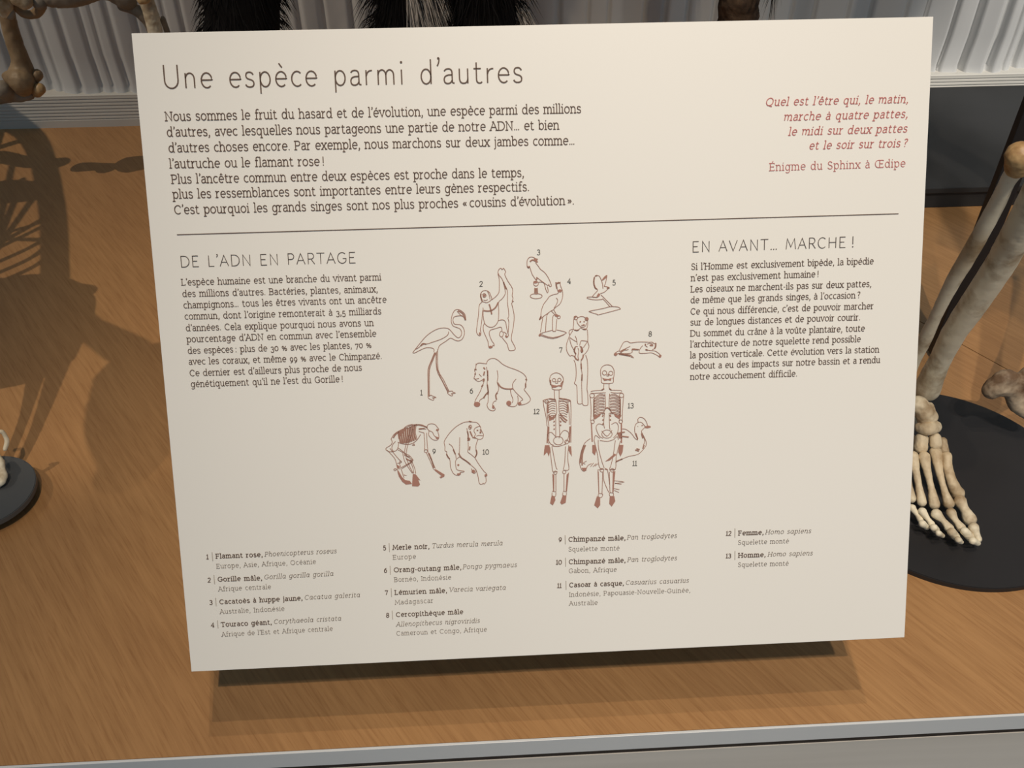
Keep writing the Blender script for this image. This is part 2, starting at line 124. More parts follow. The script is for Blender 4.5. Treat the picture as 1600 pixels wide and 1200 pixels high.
DRAW = {'flamingo_drawing':{'l':[(0.36,[(177.83,164.4),(177.46,161.11),(176.04,159.28),(174.47,158.22),(172.82,157.81),(171.31,158.54),(170.05,160.59),(169.31,163.26),(169.34,165.65),(170.4,167.59),(172.45,168.43),(174.21,169.39),(175.04,171.21),(174.67,173.3),(173.44,174.47),(172.25,174.25),(170.52,172.58),(169.1,170.73),(167.66,169.19),(165.9,168.54),(163.53,168.47),(160.53,169.1),(156.89,170.96),(153.52,173.56),(150.09,177.36),(146.33,181.77),(146,182.48),(146.89,182.69),(149.93,181.28),(152.96,180.04),(155.35,179.82),(157.42,180.18),(158.4,180.94),(158.23,182.44)]),(0.36,[(176.14,161.66),(174.18,161.61),(171.49,161.95),(170.44,162.99),(170.32,164.78),(171.04,166.3),(172.52,166.64),(174.59,167),(176.02,168.54),(176.67,170.66),(176.47,173.06),(175.19,175.42),(173.07,176.44),(171,175.9),(168.36,174.61),(165.62,176.34),(163.18,177.77),(161.64,178.92),(160.99,180.41),(160.32,182.2)]),(0.36,[(172.79,158.88),(174.22,160.42),(175.07,161.51),(176.53,162.39),(177.35,164.39)]),(0.36,[(159.04,182.89),(156.95,187.54),(154.81,193.24),(154.12,209.1)]),(0.36,[(160.03,182.19),(159.91,193.1),(166,206.86)]),(0.36,[(167.43,170.68),(166.95,172.47),(165.11,173.91),(162.08,175.32),(158.46,176.42),(153.95,177.66),(151.88,177.12),(150.01,179.17),(147.57,180.6)]),(0.36,[(158.69,182.76),(156.53,187.53),(154.35,192.92),(154,201.44),(153.68,209.39)]),(0.36,[(159.53,182.78),(157.43,187.56),(155.3,192.95),(154.84,201.47),(154.48,209.11)]),(0.36,[(159.53,182.78),(159.49,193.08),(162.35,199.88),(165.68,207.34)]),(0.36,[(160.55,181),(160.33,193.11),(163.27,199.3),(166.31,206.44)]),(0.36,[(153.68,209.39),(154.13,210.33),(156.49,211.45),(157.13,210.43),(156.25,209.97),(158.36,209.86),(156.59,209),(155.29,208.34),(154.49,208.93)]),(0.36,[(165.4,206.84),(165.66,207.95),(167.72,209.25),(168.35,208.34),(167.59,207.89),(169.89,207.6),(168.4,206.93),(168.12,206.31),(166.31,206.44)]),(0.8,[(173.39,158.6),(175.14,159.55),(176.57,161.08),(177.38,163.49),(177.72,164.1)]),(0.8,[(150.63,178.59),(152.47,177.44),(153.94,177.78)])],
'f':[]},
'gorilla_drawing':{'l':[(0.36,[(193.11,152.88),(194.38,152.16),(196.43,150.47),(197.78,148.51),(198.04,146.52),(198.18,141.05),(197.75,138.81),(197.56,136.57),(198.35,135.11),(199.35,134.64),(200.08,135.45),(200.85,134.68),(201.71,135.94),(202.03,136.94),(201.5,138.41),(203.15,142.18),(205.78,146.74),(205.43,150.73),(205.9,152.24),(205.35,153.98),(206.1,154.15),(205.07,155.22),(205.74,158.76),(206.25,162.3),(206.07,165.82),(205.47,169.85),(204.62,173.37),(204.28,176.91),(205.72,180.01),(206.43,182.07),(205.65,183.07),(203.11,183.24),(202.38,182.2),(201.69,179.38),(200.23,177.3),(198.77,175.22)]),(0.36,[(197.76,138.31),(199.69,140.6),(200.86,143.61),(202.28,146.64),(202.73,148.65),(202.58,154.65),(202.98,158.68),(203.13,162.71),(202.59,163.95),(203.04,166.24),(202.67,170.78),(202.35,173.3)]),(0.36,[(200.63,143.11),(201.28,146.61),(201.47,149.11),(200.93,150.6),(199.38,152.56),(197.32,154.5),(197.3,159.02),(197.07,163.54),(196.78,165.29),(195.71,167.28),(193.91,168.74),(191.9,168.94),(190.16,168.13),(188.71,166.32),(188.07,162.27),(188.18,158.75),(188.13,157.24)]),(0.36,[(193.11,152.88),(193.48,151.99),(192.69,149.87),(192.23,148.6),(191.01,147.57),(189.52,147.28),(188.01,147.74),(186.97,149.2),(187.02,150.7),(187.63,152.22),(187.84,153.48),(188.82,154.01),(190.31,154.4),(191.83,153.84),(193.11,152.88)]),(0.36,[(187.95,149.73),(188.97,149.01),(189.96,149.54),(190.18,150.54),(189.15,151.26),(188.17,150.74)]),(0.36,[(188.61,152.75),(189.85,153.18),(190.97,152.57)]),(0.36,[(191.01,147.82),(191.95,149.84),(192.37,152.36)]),(0.36,[(187.83,153.83),(186.29,155.19),(185.72,157.17),(185.35,161.18),(184.72,165.19),(184.11,168.7),(183.78,171.22),(184.48,173.01),(185.46,173.8),(186.23,173.32),(186.39,171.55),(186.07,170.28),(186.95,166.26),(187.6,161.25),(187.93,158.74)]),(0.36,[(188.71,166.32),(187.89,168.31),(188.05,171.35),(189.22,174.42),(190.39,177.51),(190.8,180.82),(191.79,181.36),(192.81,180.89),(193.2,179.63),(193.9,180.16),(193.88,178.88),(192.67,177.07),(191.5,173.99),(191.31,171.95),(192.1,170.71),(193.37,170.24),(195.39,169.8),(197.68,169.11),(198.53,169.39),(198.88,171.17),(197.85,171.9),(197.3,173.66),(198.28,174.95),(199.3,174.22),(199.6,172.46),(198.87,171.67)]),(0.36,[(196.78,165.29),(198.55,164.84),(200.3,165.15),(201.26,166.69),(201.69,169.73),(202.37,172.79),(202.58,174.32),(201.54,175.41),(200.81,174.52),(201.45,173.27),(199.87,171.96)]),(0.8,[(188.42,159.01),(190.67,159.43),(192.93,159.14),(194.97,157.94),(196.27,156.22),(197.07,154.49)]),(0.8,[(191.79,155.34),(192.47,157.87),(193.12,161.41)]),(0.8,[(187.23,148.96),(187.02,150.7),(187.74,153.47)]),(0.8,[(200.64,142.61),(201.09,144.37),(202.28,146.89)])],
'f':[[(192.82,180.63),(192.68,180.93),(192.3,181.15),(191.8,181.21),(191.29,181.11),(190.93,180.88),(190.8,180.57),(190.95,180.27),(191.32,180.06),(191.83,179.99),(192.33,180.09),(192.7,180.32)],[(202.16,174.82),(202.06,175.07),(201.8,175.25),(201.45,175.3),(201.09,175.22),(200.84,175.03),(200.75,174.77),(200.85,174.52),(201.12,174.35),(201.47,174.29),(201.82,174.37),(202.08,174.56)],[(186.16,172.56),(186.08,172.96),(185.88,173.25),(185.63,173.35),(185.38,173.24),(185.21,172.93),(185.15,172.53),(185.23,172.13),(185.42,171.83),(185.68,171.73),(185.93,171.85),(186.1,172.15)],[(198.17,138.07),(198.11,138.32),(197.95,138.5),(197.75,138.56),(197.56,138.49),(197.42,138.3),(197.37,138.05),(197.43,137.81),(197.58,137.63),(197.78,137.57),(197.98,137.64),(198.12,137.82)],[(189.94,150.19),(189.81,150.48),(189.47,150.69),(189.02,150.76),(188.57,150.67),(188.25,150.44),(188.14,150.14),(188.27,149.84),(188.6,149.63),(189.06,149.56),(189.5,149.66),(189.82,149.88)]]},
'cockatoo_drawing':{'l':[(0.36,[(215.3,135.07),(214.72,134.06),(214.63,131.59),(215.16,129.87),(216.43,128.77),(218.18,128.81),(219.9,129.75),(220.9,130.02),(220.38,130.75),(220.86,131.75),(219.76,131.97),(221.31,134.24),(222.52,136.01),(224.74,137.81),(226.69,140.59),(228.14,143.87),(228.6,145.88),(227.6,146.1),(227.12,144.84),(226.7,145.58),(224.13,143.76),(222.15,142.21),(219.94,140.41)]),(0.36,[(215.3,135.07),(216.16,134.6),(216.54,135.6),(217.47,138.6),(218.68,140.62),(219.9,142.4),(219.64,142.89)]),(0.36,[(221.13,143.43),(223.13,143.48),(224.37,144.27),(225.31,147.79),(226.27,149.81),(226.65,148.32),(226.19,146.06)]),(0.36,[(218.81,146.61),(218.6,149.6)]),(0.36,[(220.31,146.65),(220.5,149.9)]),(0.8,[(216.38,131.38),(217.89,130.44),(219.87,131.23)]),(0.8,[(214.82,134.06),(215.55,134.83),(216.08,133.85)]),(0.8,[(220.43,140.67),(219.9,142.15)]),(0.8,[(219.15,146.86),(219.1,149.61)]),(0.8,[(219.96,146.89),(220,149.64)]),(0.36,[(223.08,151.63),(222.59,152.37),(221.29,152.88),(219.53,153.03),(217.78,152.78),(216.5,152.19),(216.05,151.43),(216.54,150.69),(217.83,150.18),(219.59,150.03),(221.34,150.28),(222.62,150.86),(223.08,151.63)]),(0.36,[(221.01,144.27),(220.81,144.96),(220.29,145.46),(219.58,145.63),(218.88,145.42),(218.38,144.9),(218.21,144.19),(218.41,143.5),(218.93,143.01),(219.64,142.84),(220.33,143.04),(220.84,143.57),(221.01,144.27)])],
'f':[[(218.91,129.48),(220.99,130.02),(220.48,130.75),(220.96,131.75),(219.96,131.73),(218.39,130.8)],[(220.43,143.41),(220.26,143.8),(219.81,144.08),(219.21,144.17),(218.61,144.05),(218.18,143.74),(218.02,143.34),(218.19,142.95),(218.64,142.67),(219.24,142.58),(219.84,142.7),(220.27,143.01)],[(220.79,150.26),(220.63,150.41),(220.18,150.5),(219.58,150.53),(218.98,150.47),(218.54,150.35),(218.38,150.19),(218.55,150.05),(218.99,149.95),(219.59,149.93),(220.19,149.98),(220.63,150.11)]]},
'turaco_drawing':{'l':[(0.36,[(221.19,165.51),(221.98,163.77),(222.3,160.75),(223.63,156.76),(225.95,153.81),(227.49,151.85),(230.02,150.92),(232.55,150.24),(232.08,147.98),(231.38,144.96),(231.15,143.95),(232.15,144.23),(232.76,143.75),(233.4,144.27),(233.81,143.78),(233.88,145.53),(234.6,147.55),(235.08,149.06),(235.14,152.07),(234.49,154.56),(233.2,156.79),(230.9,158.48),(229.37,159.95),(227.84,160.66),(225.8,162.11),(223.25,163.8),(221.19,165.51)]),(0.36,[(231.25,152.96),(232.09,153.99),(231.96,155.49),(230.92,157.47),(229.89,158.95)]),(0.36,[(228.1,160.41),(230.33,162.75)]),(0.36,[(229.62,159.7),(231.09,162.52)]),(0.36,[(229.05,163.97),(228.82,168.01),(228.9,172.32),(229.66,172.6),(230.67,172.38),(231.15,168.08),(231.39,165.56)]),(0.36,[(229.05,163.97),(229.82,162.99),(231.84,162.79)]),(0.36,[(223.25,163.8),(222.4,168.33),(221.56,172.86)]),(0.36,[(226.56,161.63),(225.52,163.36),(224.93,167.9),(224.59,172.85)]),(0.36,[(221.28,173.77),(224.34,172.95),(228.76,171.96)]),(0.36,[(231.19,171.89),(236.98,173.84),(228.83,176.39),(221.03,173.86)]),(0.36,[(220.76,174.87),(221.52,174.9),(228.82,177),(235.7,174.82)]),(0.8,[(231.28,144.96),(232.14,144.48),(233.55,144.27)]),(0.8,[(231.38,144.96),(231.84,147.47)]),(0.8,[(221.19,165.51),(222.25,163.27)]),(0.36,[(233.48,164.36),(233.35,164.81),(233.02,165.13),(232.56,165.24),(232.11,165.1),(231.78,164.76),(231.67,164.3),(231.79,163.85),(232.13,163.53),(232.59,163.42),(233.04,163.56),(233.37,163.9),(233.48,164.36)])],
'f':[[(234.78,148.95),(234.62,149.4),(234.17,149.72),(233.56,149.82),(232.96,149.68),(232.53,149.34),(232.37,148.89),(232.54,148.44),(232.99,148.12),(233.59,148.02),(234.19,148.16),(234.63,148.5)],[(232.89,163.58),(232.71,163.88),(232.22,164.09),(231.57,164.15),(230.91,164.05),(230.44,163.81),(230.26,163.5),(230.45,163.21),(230.93,163),(231.59,162.94),(232.24,163.04),(232.72,163.27)],[(221.82,174.8),(221.72,175.16),(221.45,175.41),(221.1,175.49),(220.75,175.39),(220.49,175.12),(220.4,174.76),(220.51,174.41),(220.77,174.16),(221.13,174.07),(221.48,174.18),(221.73,174.44)]]},
'blackbird_drawing':{'l':[(0.36,[(255.49,148.63),(254.23,147.85),(253.65,145.58),(253.78,142.58),(254.55,140.86),(255.81,140.64),(257.06,141.18),(258.05,143.2),(258.79,145.72),(259.02,148.48)]),(0.36,[(258.3,143.71),(259.83,141.75),(261.45,140.7),(261.08,142.79),(260.56,145.27),(259.79,147),(261.3,147.29),(262.81,148.09),(261.79,148.81),(260.78,149.78),(259.25,150.75),(257.48,151.2)]),(0.36,[(255.49,148.63),(255.83,149.4),(254.71,150.62),(252.67,153.07),(255.44,153.4)]),(0.36,[(249.54,153.08),(252.67,153.07),(255.44,153.55)]),(0.36,[(257.73,151.96),(258.73,152.99),(264.51,159.05)]),(0.36,[(249.54,153.23),(249.88,153.89),(254.17,154.87),(258.21,154.74),(259.22,154.76),(262.99,159.16)]),(0.36,[(251.32,161.34),(259.18,160.06),(263.24,159.16),(267.8,159.55),(269.06,160.59),(268.04,161.07),(256.62,163.67),(255.61,163.49),(251.31,162),(251.32,161.34)]),(0.8,[(254.04,141.59),(253.66,144.08),(253.85,146.08),(254.64,148.01),(255.49,148.53)]),(0.8,[(254.55,140.86),(255.81,140.64)]),(0.8,[(261.29,148.04),(262.71,148.08)])],
'f':[[(256.22,151.06),(257.48,151.45),(256.97,152.69),(255.69,153.66),(255.2,152.64)],[(258.55,143.62),(259.83,141.75),(261.45,140.7),(260.93,142.28),(259.31,143.49)]]},
'orangutan_drawing':{'l':[(0.36,[(189.09,190.68),(189.74,188.88),(191.58,187.72),(193.98,187.67),(196.35,189.09),(198.69,191.29),(202.26,193.23),(206.44,194.89),(210.01,196.84),(212.08,199.04),(212.63,201.21),(211.98,203.33),(211.93,205.79),(210.99,206.99),(212.75,209.51),(214.51,212.34),(214.17,214.19),(212.01,215.66),(208.96,216.3),(207.14,216.11)]),(0.36,[(189.09,190.68),(186.69,190.3),(184.6,190.05),(183.08,190.79),(182.59,192.91),(181.88,194.41),(182.3,196.25),(181.37,198.97),(182.2,199.61),(184.32,199.25)]),(0.36,[(181.37,198.97),(182.77,200.54),(184.26,201.08),(186.09,200.35),(187.32,199.47)]),(0.36,[(184.4,196.62),(185.85,198.32)]),(0.36,[(189.03,192.5),(189.46,198.31),(189.04,202.58),(189.52,206.9),(189.34,213.05),(188.54,215.49),(189.2,217.67),(190.68,218.96),(192.49,219.15),(193.43,218.13),(192.56,216.86),(191.87,215.6),(192.65,213.77),(194.18,213.21)]),(0.36,[(195.29,194.84),(195.61,198.51),(195.08,202.17),(195.8,204.65),(195.55,207.09),(193.98,209.5),(194.19,212.59)]),(0.36,[(204.35,206.15),(204.11,203.69),(205.06,201.88),(206.42,200.39)]),(0.36,[(187.6,200.09),(186.29,203.72),(184.35,207.95),(181.8,212.18),(181.12,214.62)]),(0.36,[(189.5,207.51),(187.31,209.9),(186.06,211.39),(184.52,212.27),(184.18,213.49)]),(0.36,[(204.35,206.15),(206.1,208.67),(209.95,212.81),(209.02,213.7),(207.14,216.11)]),(0.36,[(202.82,206.72),(203.06,209.19),(204.18,212.93),(203.53,214.76)]),(0.36,[(206.97,210.55),(207.2,213.64),(205.91,216.69),(203.47,217.1),(201.06,216.53)]),(0.8,[(195.27,202.17),(196.83,204.68),(199.21,205.99),(202.53,206.4),(204.35,206.15)]),(0.8,[(187.22,192.75),(188.09,194)]),(0.8,[(187.32,199.47),(186.66,201.28)]),(0.8,[(186.61,203.12),(185.66,204.44)]),(0.8,[(189.57,194.65),(189.51,200.76)]),(0.8,[(189.14,203.2),(189.5,207.51),(189.26,209.35)]),(0.8,[(189.8,207.52),(187.93,209.3),(186.66,211.41)]),(0.8,[(195.1,208.31),(193.97,209.81),(194.37,212.6)]),(0.8,[(181.78,193.8),(183.1,193.96)]),(0.8,[(182.66,190.78),(183.2,190.8)]),(0.8,[(187.75,195.21),(187.08,197.63)]),(0.8,[(212.04,200.58),(212.75,201.52)]),(0.8,[(211.98,203.33),(211.93,205.79)]),(0.8,[(181.69,196.54),(182.59,196.57)])],
'f':[[(184.56,215.04),(184.27,215.84),(183.55,216.4),(182.57,216.58),(181.61,216.34),(180.92,215.72),(180.69,214.91),(180.97,214.12),(181.7,213.56),(182.67,213.38),(183.63,213.62),(184.32,214.23)],[(203.1,215.05),(202.88,215.82),(202.31,216.36),(201.54,216.54),(200.79,216.31),(200.25,215.73),(200.07,214.95),(200.29,214.18),(200.86,213.64),(201.62,213.46),(202.37,213.69),(202.92,214.27)],[(209.16,215.56),(209,216.12),(208.59,216.51),(208.04,216.64),(207.5,216.47),(207.11,216.05),(206.97,215.49),(207.13,214.94),(207.54,214.55),(208.09,214.42),(208.63,214.58),(209.02,215)],[(192.98,217),(192.87,217.55),(192.59,217.95),(192.22,218.08),(191.86,217.92),(191.61,217.51),(191.53,216.95),(191.64,216.4),(191.92,216),(192.28,215.86),(192.64,216.02),(192.9,216.44)]]},
'lemur_drawing':{'l':[(0.36,[(243.57,165.35),(245.46,164.44),(247.34,164.65),(248.41,165.49)]),(0.36,[(243.29,165.88),(243.54,168.04),(244.86,169.96),(246.73,170.83),(248.36,170.07),(249.19,168.2)]),(0.36,[(241.41,165.82),(241.38,168.51),(241.07,171.47),(242.67,172.75),(244.29,172.37),(245.49,171.06),(247.09,172.19),(248.87,172.08),(249.72,168.76),(249.47,166.6)]),(0.36,[(241.06,171.84),(239.17,172.22),(238.51,173.55),(238.86,175.02)]),(0.36,[(240.79,172.54),(238.86,175.45),(238.02,177.59),(236.89,180.81),(237,184.61),(238.69,187.66),(239.77,187.42),(241.39,187.91)]),(0.36,[(242.09,175.82),(242.87,177.74),(243.32,181.11)]),(0.36,[(238.84,176.53),(240.98,178.22),(243.23,179.48)]),(0.36,[(238.84,177.07),(239.59,180.89),(241.33,184.31)]),(0.36,[(249.41,172.26),(249.64,176.32),(249.6,179.57),(250.22,182.3),(249.27,184.99),(247.35,187.11)]),(0.36,[(244.71,181.59),(245.28,179.44),(246.1,178.81),(249.34,179.29)]),(0.36,[(249.33,179.56),(246.86,183.01)]),(0.36,[(243.62,182.37),(242,182.32),(241.32,184.75),(242.38,186.96),(241.66,188.02)]),(0.36,[(244.71,182.13),(246.05,182.72),(246.41,184.9),(245.47,185.96)]),(0.36,[(241.09,190.19),(242.13,192.95),(242.34,197.89),(242.01,202.27),(241.18,203.89),(241.44,204.73),(242.51,205.86),(242.73,210.01),(242.92,216.38),(244.82,217),(245.65,216.75),(246.45,217.89),(248.37,218.07),(249.2,216.87),(249,210.22),(248.64,208),(249.09,201.4),(249.32,195.92),(249.05,190.44),(248.16,187.41)]),(0.36,[(245.41,190.87),(245.37,194.7),(245.86,199.1),(245.52,204.58),(245.56,210.1),(245.65,216.47)]),(0.36,[(245.94,169.45),(246.48,169.85),(247.99,169.52)]),(0.36,[(243.61,183.19),(244.13,184.83),(243.55,188.08),(244.07,190.28)]),(0.8,[(241.39,187.74),(242.45,189.68),(243.95,190.55)]),(0.8,[(246.81,187.09),(246.52,188.99),(245.42,190.6)]),(0.8,[(241.87,172.3),(243.21,172.61),(244.29,172.26)]),(0.8,[(246.99,172.02),(248.87,172.08)]),(0.8,[(242.11,182.6),(241.43,184.75),(242.38,186.68)]),(0.8,[(245.35,182.42),(246.41,184.9),(245.74,185.97)]),(0.8,[(241.59,164.48),(243.04,164.53)]),(0.8,[(245.39,192.51),(245.52,195.8)]),(0.8,[(245.86,199.1),(245.65,202.94)]),(0.36,[(243.73,165.19),(243.58,165.72),(243.18,166.11),(242.65,166.23),(242.11,166.07),(241.72,165.67),(241.58,165.13),(241.74,164.59),(242.13,164.21),(242.67,164.08),(243.21,164.24),(243.6,164.65),(243.73,165.19)]),(0.36,[(250.07,166.08),(249.94,166.56),(249.58,166.9),(249.09,167.02),(248.61,166.87),(248.26,166.51),(248.13,166.02),(248.27,165.54),(248.63,165.2),(249.11,165.08),(249.6,165.22),(249.95,165.59),(250.07,166.08)])],
'f':[[(245.8,167.56),(245.73,167.8),(245.56,167.98),(245.31,168.03),(245.07,167.96),(244.9,167.78),(244.83,167.54),(244.9,167.3),(245.08,167.12),(245.32,167.07),(245.57,167.14),(245.74,167.32)],[(248.01,167.52),(247.95,167.74),(247.79,167.89),(247.57,167.94),(247.36,167.88),(247.2,167.71),(247.15,167.5),(247.21,167.28),(247.37,167.13),(247.58,167.08),(247.8,167.14),(247.95,167.31)],[(249.97,165.8),(249.86,166.29),(249.58,166.63),(249.2,166.75),(248.83,166.61),(248.56,166.25),(248.46,165.76),(248.57,165.28),(248.85,164.93),(249.22,164.81),(249.6,164.96),(249.87,165.32)],[(242.61,164.78),(242.54,165.16),(242.36,165.43),(242.12,165.52),(241.88,165.41),(241.7,165.13),(241.64,164.75),(241.71,164.38),(241.89,164.11),(242.14,164.02),(242.38,164.12),(242.55,164.4)],[(246.41,184.63),(246.31,185.23),(246.07,185.66),(245.75,185.81),(245.42,185.64),(245.19,185.19),(245.11,184.59),(245.2,184),(245.45,183.57),(245.77,183.41),(246.1,183.59),(246.33,184.03)],[(248.04,169.52),(247.94,169.73),(247.66,169.88),(247.28,169.93),(246.91,169.86),(246.63,169.69),(246.53,169.47),(246.64,169.26),(246.91,169.11),(247.29,169.06),(247.67,169.13),(247.94,169.3)]]},
'monkey_drawing':{'l':[(0.36,[(268.25,185.58),(269.62,182.9),(270.71,181.03),(271.8,180.25),(273.43,180.19),(275.05,181.16),(278.85,180.84),(282.11,180.84),(285.81,181.11)]),(0.36,[(268.25,185.58),(265.8,186.87),(265.25,187.94),(266.33,188.52),(267.69,187.2),(271.23,187.47),(274.49,187.41),(276.12,186.64),(276.13,184.74),(280.2,185.3)]),(0.36,[(285.92,181.22),(288.09,181.18),(289.45,182.15),(290.27,181.79),(290.38,183.81),(289.73,184.88),(288.1,185.76)]),(0.36,[(284.01,182.25),(284.28,183.35),(285.37,184.04)]),(0.36,[(285.1,182.29),(286.46,181.78),(288.64,182.4)]),(0.36,[(282.38,183.02),(281.02,184.61),(280.2,186.5),(280.74,187.61),(284.28,187.72),(287.55,187.55),(290.28,188.72),(292.46,190.16)]),(0.36,[(284.01,185.52),(287.01,186.16),(289.73,186.52),(291.91,187.96),(293.66,189.65)]),(0.36,[(267.97,187.21),(271.22,187.86),(274.49,188.23),(276.11,189.38),(276.93,190.33)]),(0.36,[(267.96,187.86),(273.94,189.03),(276.38,190.09)]),(0.36,[(268.24,186.13),(271.24,184.86),(274.94,183.17)]),(0.36,[(272.32,185.44),(273.95,185.1)]),(0.8,[(276.13,185.17),(279.93,185.4)]),(0.8,[(284.01,185.42),(285.37,186)]),(0.8,[(287,183.16),(288.64,183.21)]),(0.8,[(290.27,181.9),(290,184.07),(289.46,185.15)]),(0.8,[(269.06,186.7),(271.24,185.24),(272.32,185.16)]),(0.8,[(284.01,181.98),(284.01,183.07)]),(0.8,[(268.24,187.54),(271.22,188.18),(275.03,188.85)])],
'f':[[(293.55,189.92),(293.45,190.33),(293.15,190.62),(292.74,190.72),(292.33,190.59),(292.03,190.28),(291.92,189.87),(292.03,189.46),(292.33,189.17),(292.73,189.08),(293.14,189.2),(293.44,189.51)],[(267.31,187.73),(267.18,188.11),(266.82,188.38),(266.33,188.47),(265.84,188.35),(265.49,188.06),(265.36,187.67),(265.49,187.3),(265.85,187.03),(266.34,186.94),(266.83,187.06),(267.18,187.35)],[(288.64,183.05),(288.49,183.29),(288.09,183.46),(287.55,183.51),(287,183.42),(286.61,183.23),(286.46,182.98),(286.61,182.74),(287,182.58),(287.55,182.53),(288.09,182.61),(288.49,182.8)]]},
'ape_skeleton_drawing':{'l':[(0.36,[(152.41,228.65),(152.48,226.79),(153.65,225.9),(155.47,225.73),(157.26,226.49),(158.34,227.93),(159.19,229.35),(158.56,230.5),(159.06,232.85),(159,234.49),(158.27,235.63),(156.89,235.96),(155.1,235.28),(153.57,233.59),(152.95,232.17),(153.27,229.85),(152.41,228.65)]),(0.36,[(153.27,229.85),(155.27,230.85),(156.11,232.75),(157.2,233.95)]),(0.36,[(130.64,233.95),(132.11,231.67),(134.45,229.89),(138.61,227.94),(143.68,226.02),(147.31,225.91),(150,226.47),(152.42,228.32)]),(0.36,[(134.39,236.19),(136.84,237.3),(140.9,237.82),(143.66,236.98),(146.01,235.2),(148.19,232)]),(0.36,[(138.63,227.7),(140.49,226.37),(143.47,225.69),(143.66,226.48),(141.34,227.8),(139.29,228.05),(138.63,227.7)]),(0.36,[(142.24,227.83),(141.64,231.3),(139.07,238.22),(137.92,243.58)]),(0.36,[(143.81,228.35),(143,231.35),(140.2,238.27),(139.04,243.85)]),(0.36,[(138.36,243.83),(139.02,244.42),(142.96,248)]),(0.36,[(139.27,243.86),(141.05,244.87),(143.2,247.77)]),(0.36,[(130.41,233.94),(131.09,236.07),(130,237.9),(127.43,239.45),(127.15,240.61),(128.91,241.84),(131.63,241.94)]),(0.36,[(133.05,235.67),(131.38,237.48),(130.59,239.8),(131.64,241.71),(133.49,241.07),(134.49,239),(134.82,236.67)]),(0.36,[(127.82,240.87),(131.9,245.95),(132.88,249.28)]),(0.36,[(129.46,239.75),(133.51,245.53),(135.54,247.96),(135.63,248.91),(133.34,249.3)]),(0.36,[(132.88,249.28),(133.41,252.6),(133.72,255.92),(135.85,259.32)]),(0.36,[(134.71,249.11),(135.67,253.16),(137.03,258.42)]),(0.36,[(135.72,251.98),(142.73,248.23)]),(0.36,[(136.15,252.56),(142.71,248.7)]),(0.36,[(137.04,242.84),(137.74,247.57),(139.83,251.89),(142.17,255.76)]),(0.36,[(138.73,245.72),(140.76,251.46),(142.63,255.78)]),(0.36,[(141.34,248.65),(142.56,251.99),(143.09,255.8)]),(0.36,[(142.25,248.68),(143.68,252.51),(144.22,256.08)]),(0.36,[(134.46,239.7),(137.52,242.39),(138.82,243.85)]),(0.36,[(134.18,240.86),(137.5,242.86)]),(0.36,[(150.27,231.14),(150.45,237.69),(150.02,242.84)]),(0.36,[(151.85,231.2),(151.83,237.27),(152.15,242.92)]),(0.36,[(151.13,243.35),(153.2,248.61),(155.05,253.87)]),(0.36,[(152.28,243.16),(154.13,248.17),(156.12,253.44)]),(0.36,[(147.65,228.48),(151.72,228.86)]),(0.36,[(147.13,230.1),(150.27,231.14)]),(0.36,[(131.12,252.99),(132.05,252.55),(132.94,253.06),(131.77,253.72),(131.12,252.99)]),(0.36,[(143.85,237.93),(142.92,238.36),(144.27,238.65),(143.88,237.23)]),(0.36,[(134.91,229.67),(135.29,233.41),(135.72,236.93)]),(0.36,[(136.3,229.16),(136.53,233.08),(136.99,237.02)]),(0.36,[(137.68,228.65),(137.77,232.75),(138.26,236.99)]),(0.36,[(139.06,228.14),(139,232.42),(139.54,236.85)]),(0.36,[(140.44,227.63),(140.24,232.09),(140.82,236.59)]),(0.36,[(141.82,227.12),(141.48,231.77),(142.11,236.23)]),(0.36,[(143.2,226.61),(142.72,231.44),(143.4,235.75)]),(0.36,[(144.58,226.1),(143.96,231.11),(144.69,235.16)]),(0.36,[(145.96,225.59),(145.2,230.78),(146,234.46)]),(0.8,[(135.46,229.69),(135.74,233.43),(136.4,236.96)]),(0.8,[(136.84,229.18),(136.98,233.1),(137.66,237.04)]),(0.8,[(138.22,228.67),(138.22,232.77),(138.94,237.01)]),(0.8,[(139.6,228.16),(139.46,232.44),(140.22,236.87)]),(0.8,[(140.98,227.65),(140.7,232.11),(141.5,236.62)]),(0.8,[(142.36,227.14),(141.94,231.78),(142.79,236.25)]),(0.8,[(143.74,226.63),(143.17,231.45),(144.08,235.77)]),(0.8,[(145.12,226.12),(144.41,231.12),(145.38,235.18)]),(0.8,[(131.79,233.52),(133.25,231.48),(135.36,229.92)]),(0.8,[(144.11,226.5),(147.3,226.14),(150.88,227.2),(152.21,227.94)]),(0.8,[(147.19,228.7),(150.83,228.46)]),(0.8,[(152.71,243.88),(154.13,248.17),(155.32,252.94)]),(0.8,[(138.78,244.79),(141.01,245.81)]),(0.8,[(138.92,246.67),(142.25,248.68)]),(0.8,[(140.93,247.69),(142.5,248.22)]),(0.36,[(151.85,242.44),(151.71,242.9),(151.37,243.23),(150.91,243.34),(150.46,243.2),(150.14,242.85),(150.03,242.37),(150.18,241.91),(150.52,241.58),(150.98,241.47),(151.43,241.61),(151.75,241.96),(151.85,242.44)]),(0.36,[(135.97,248.45),(135.89,248.73),(135.68,248.93),(135.4,248.99),(135.13,248.91),(134.94,248.69),(134.88,248.41),(134.97,248.13),(135.17,247.93),(135.45,247.87),(135.72,247.95),(135.91,248.16),(135.97,248.45)]),(0.36,[(139.22,244.1),(139.12,244.42),(138.87,244.65),(138.55,244.73),(138.24,244.63),(138.01,244.38),(137.94,244.05),(138.04,243.72),(138.29,243.49),(138.61,243.42),(138.92,243.52),(139.14,243.76),(139.22,244.1)])],
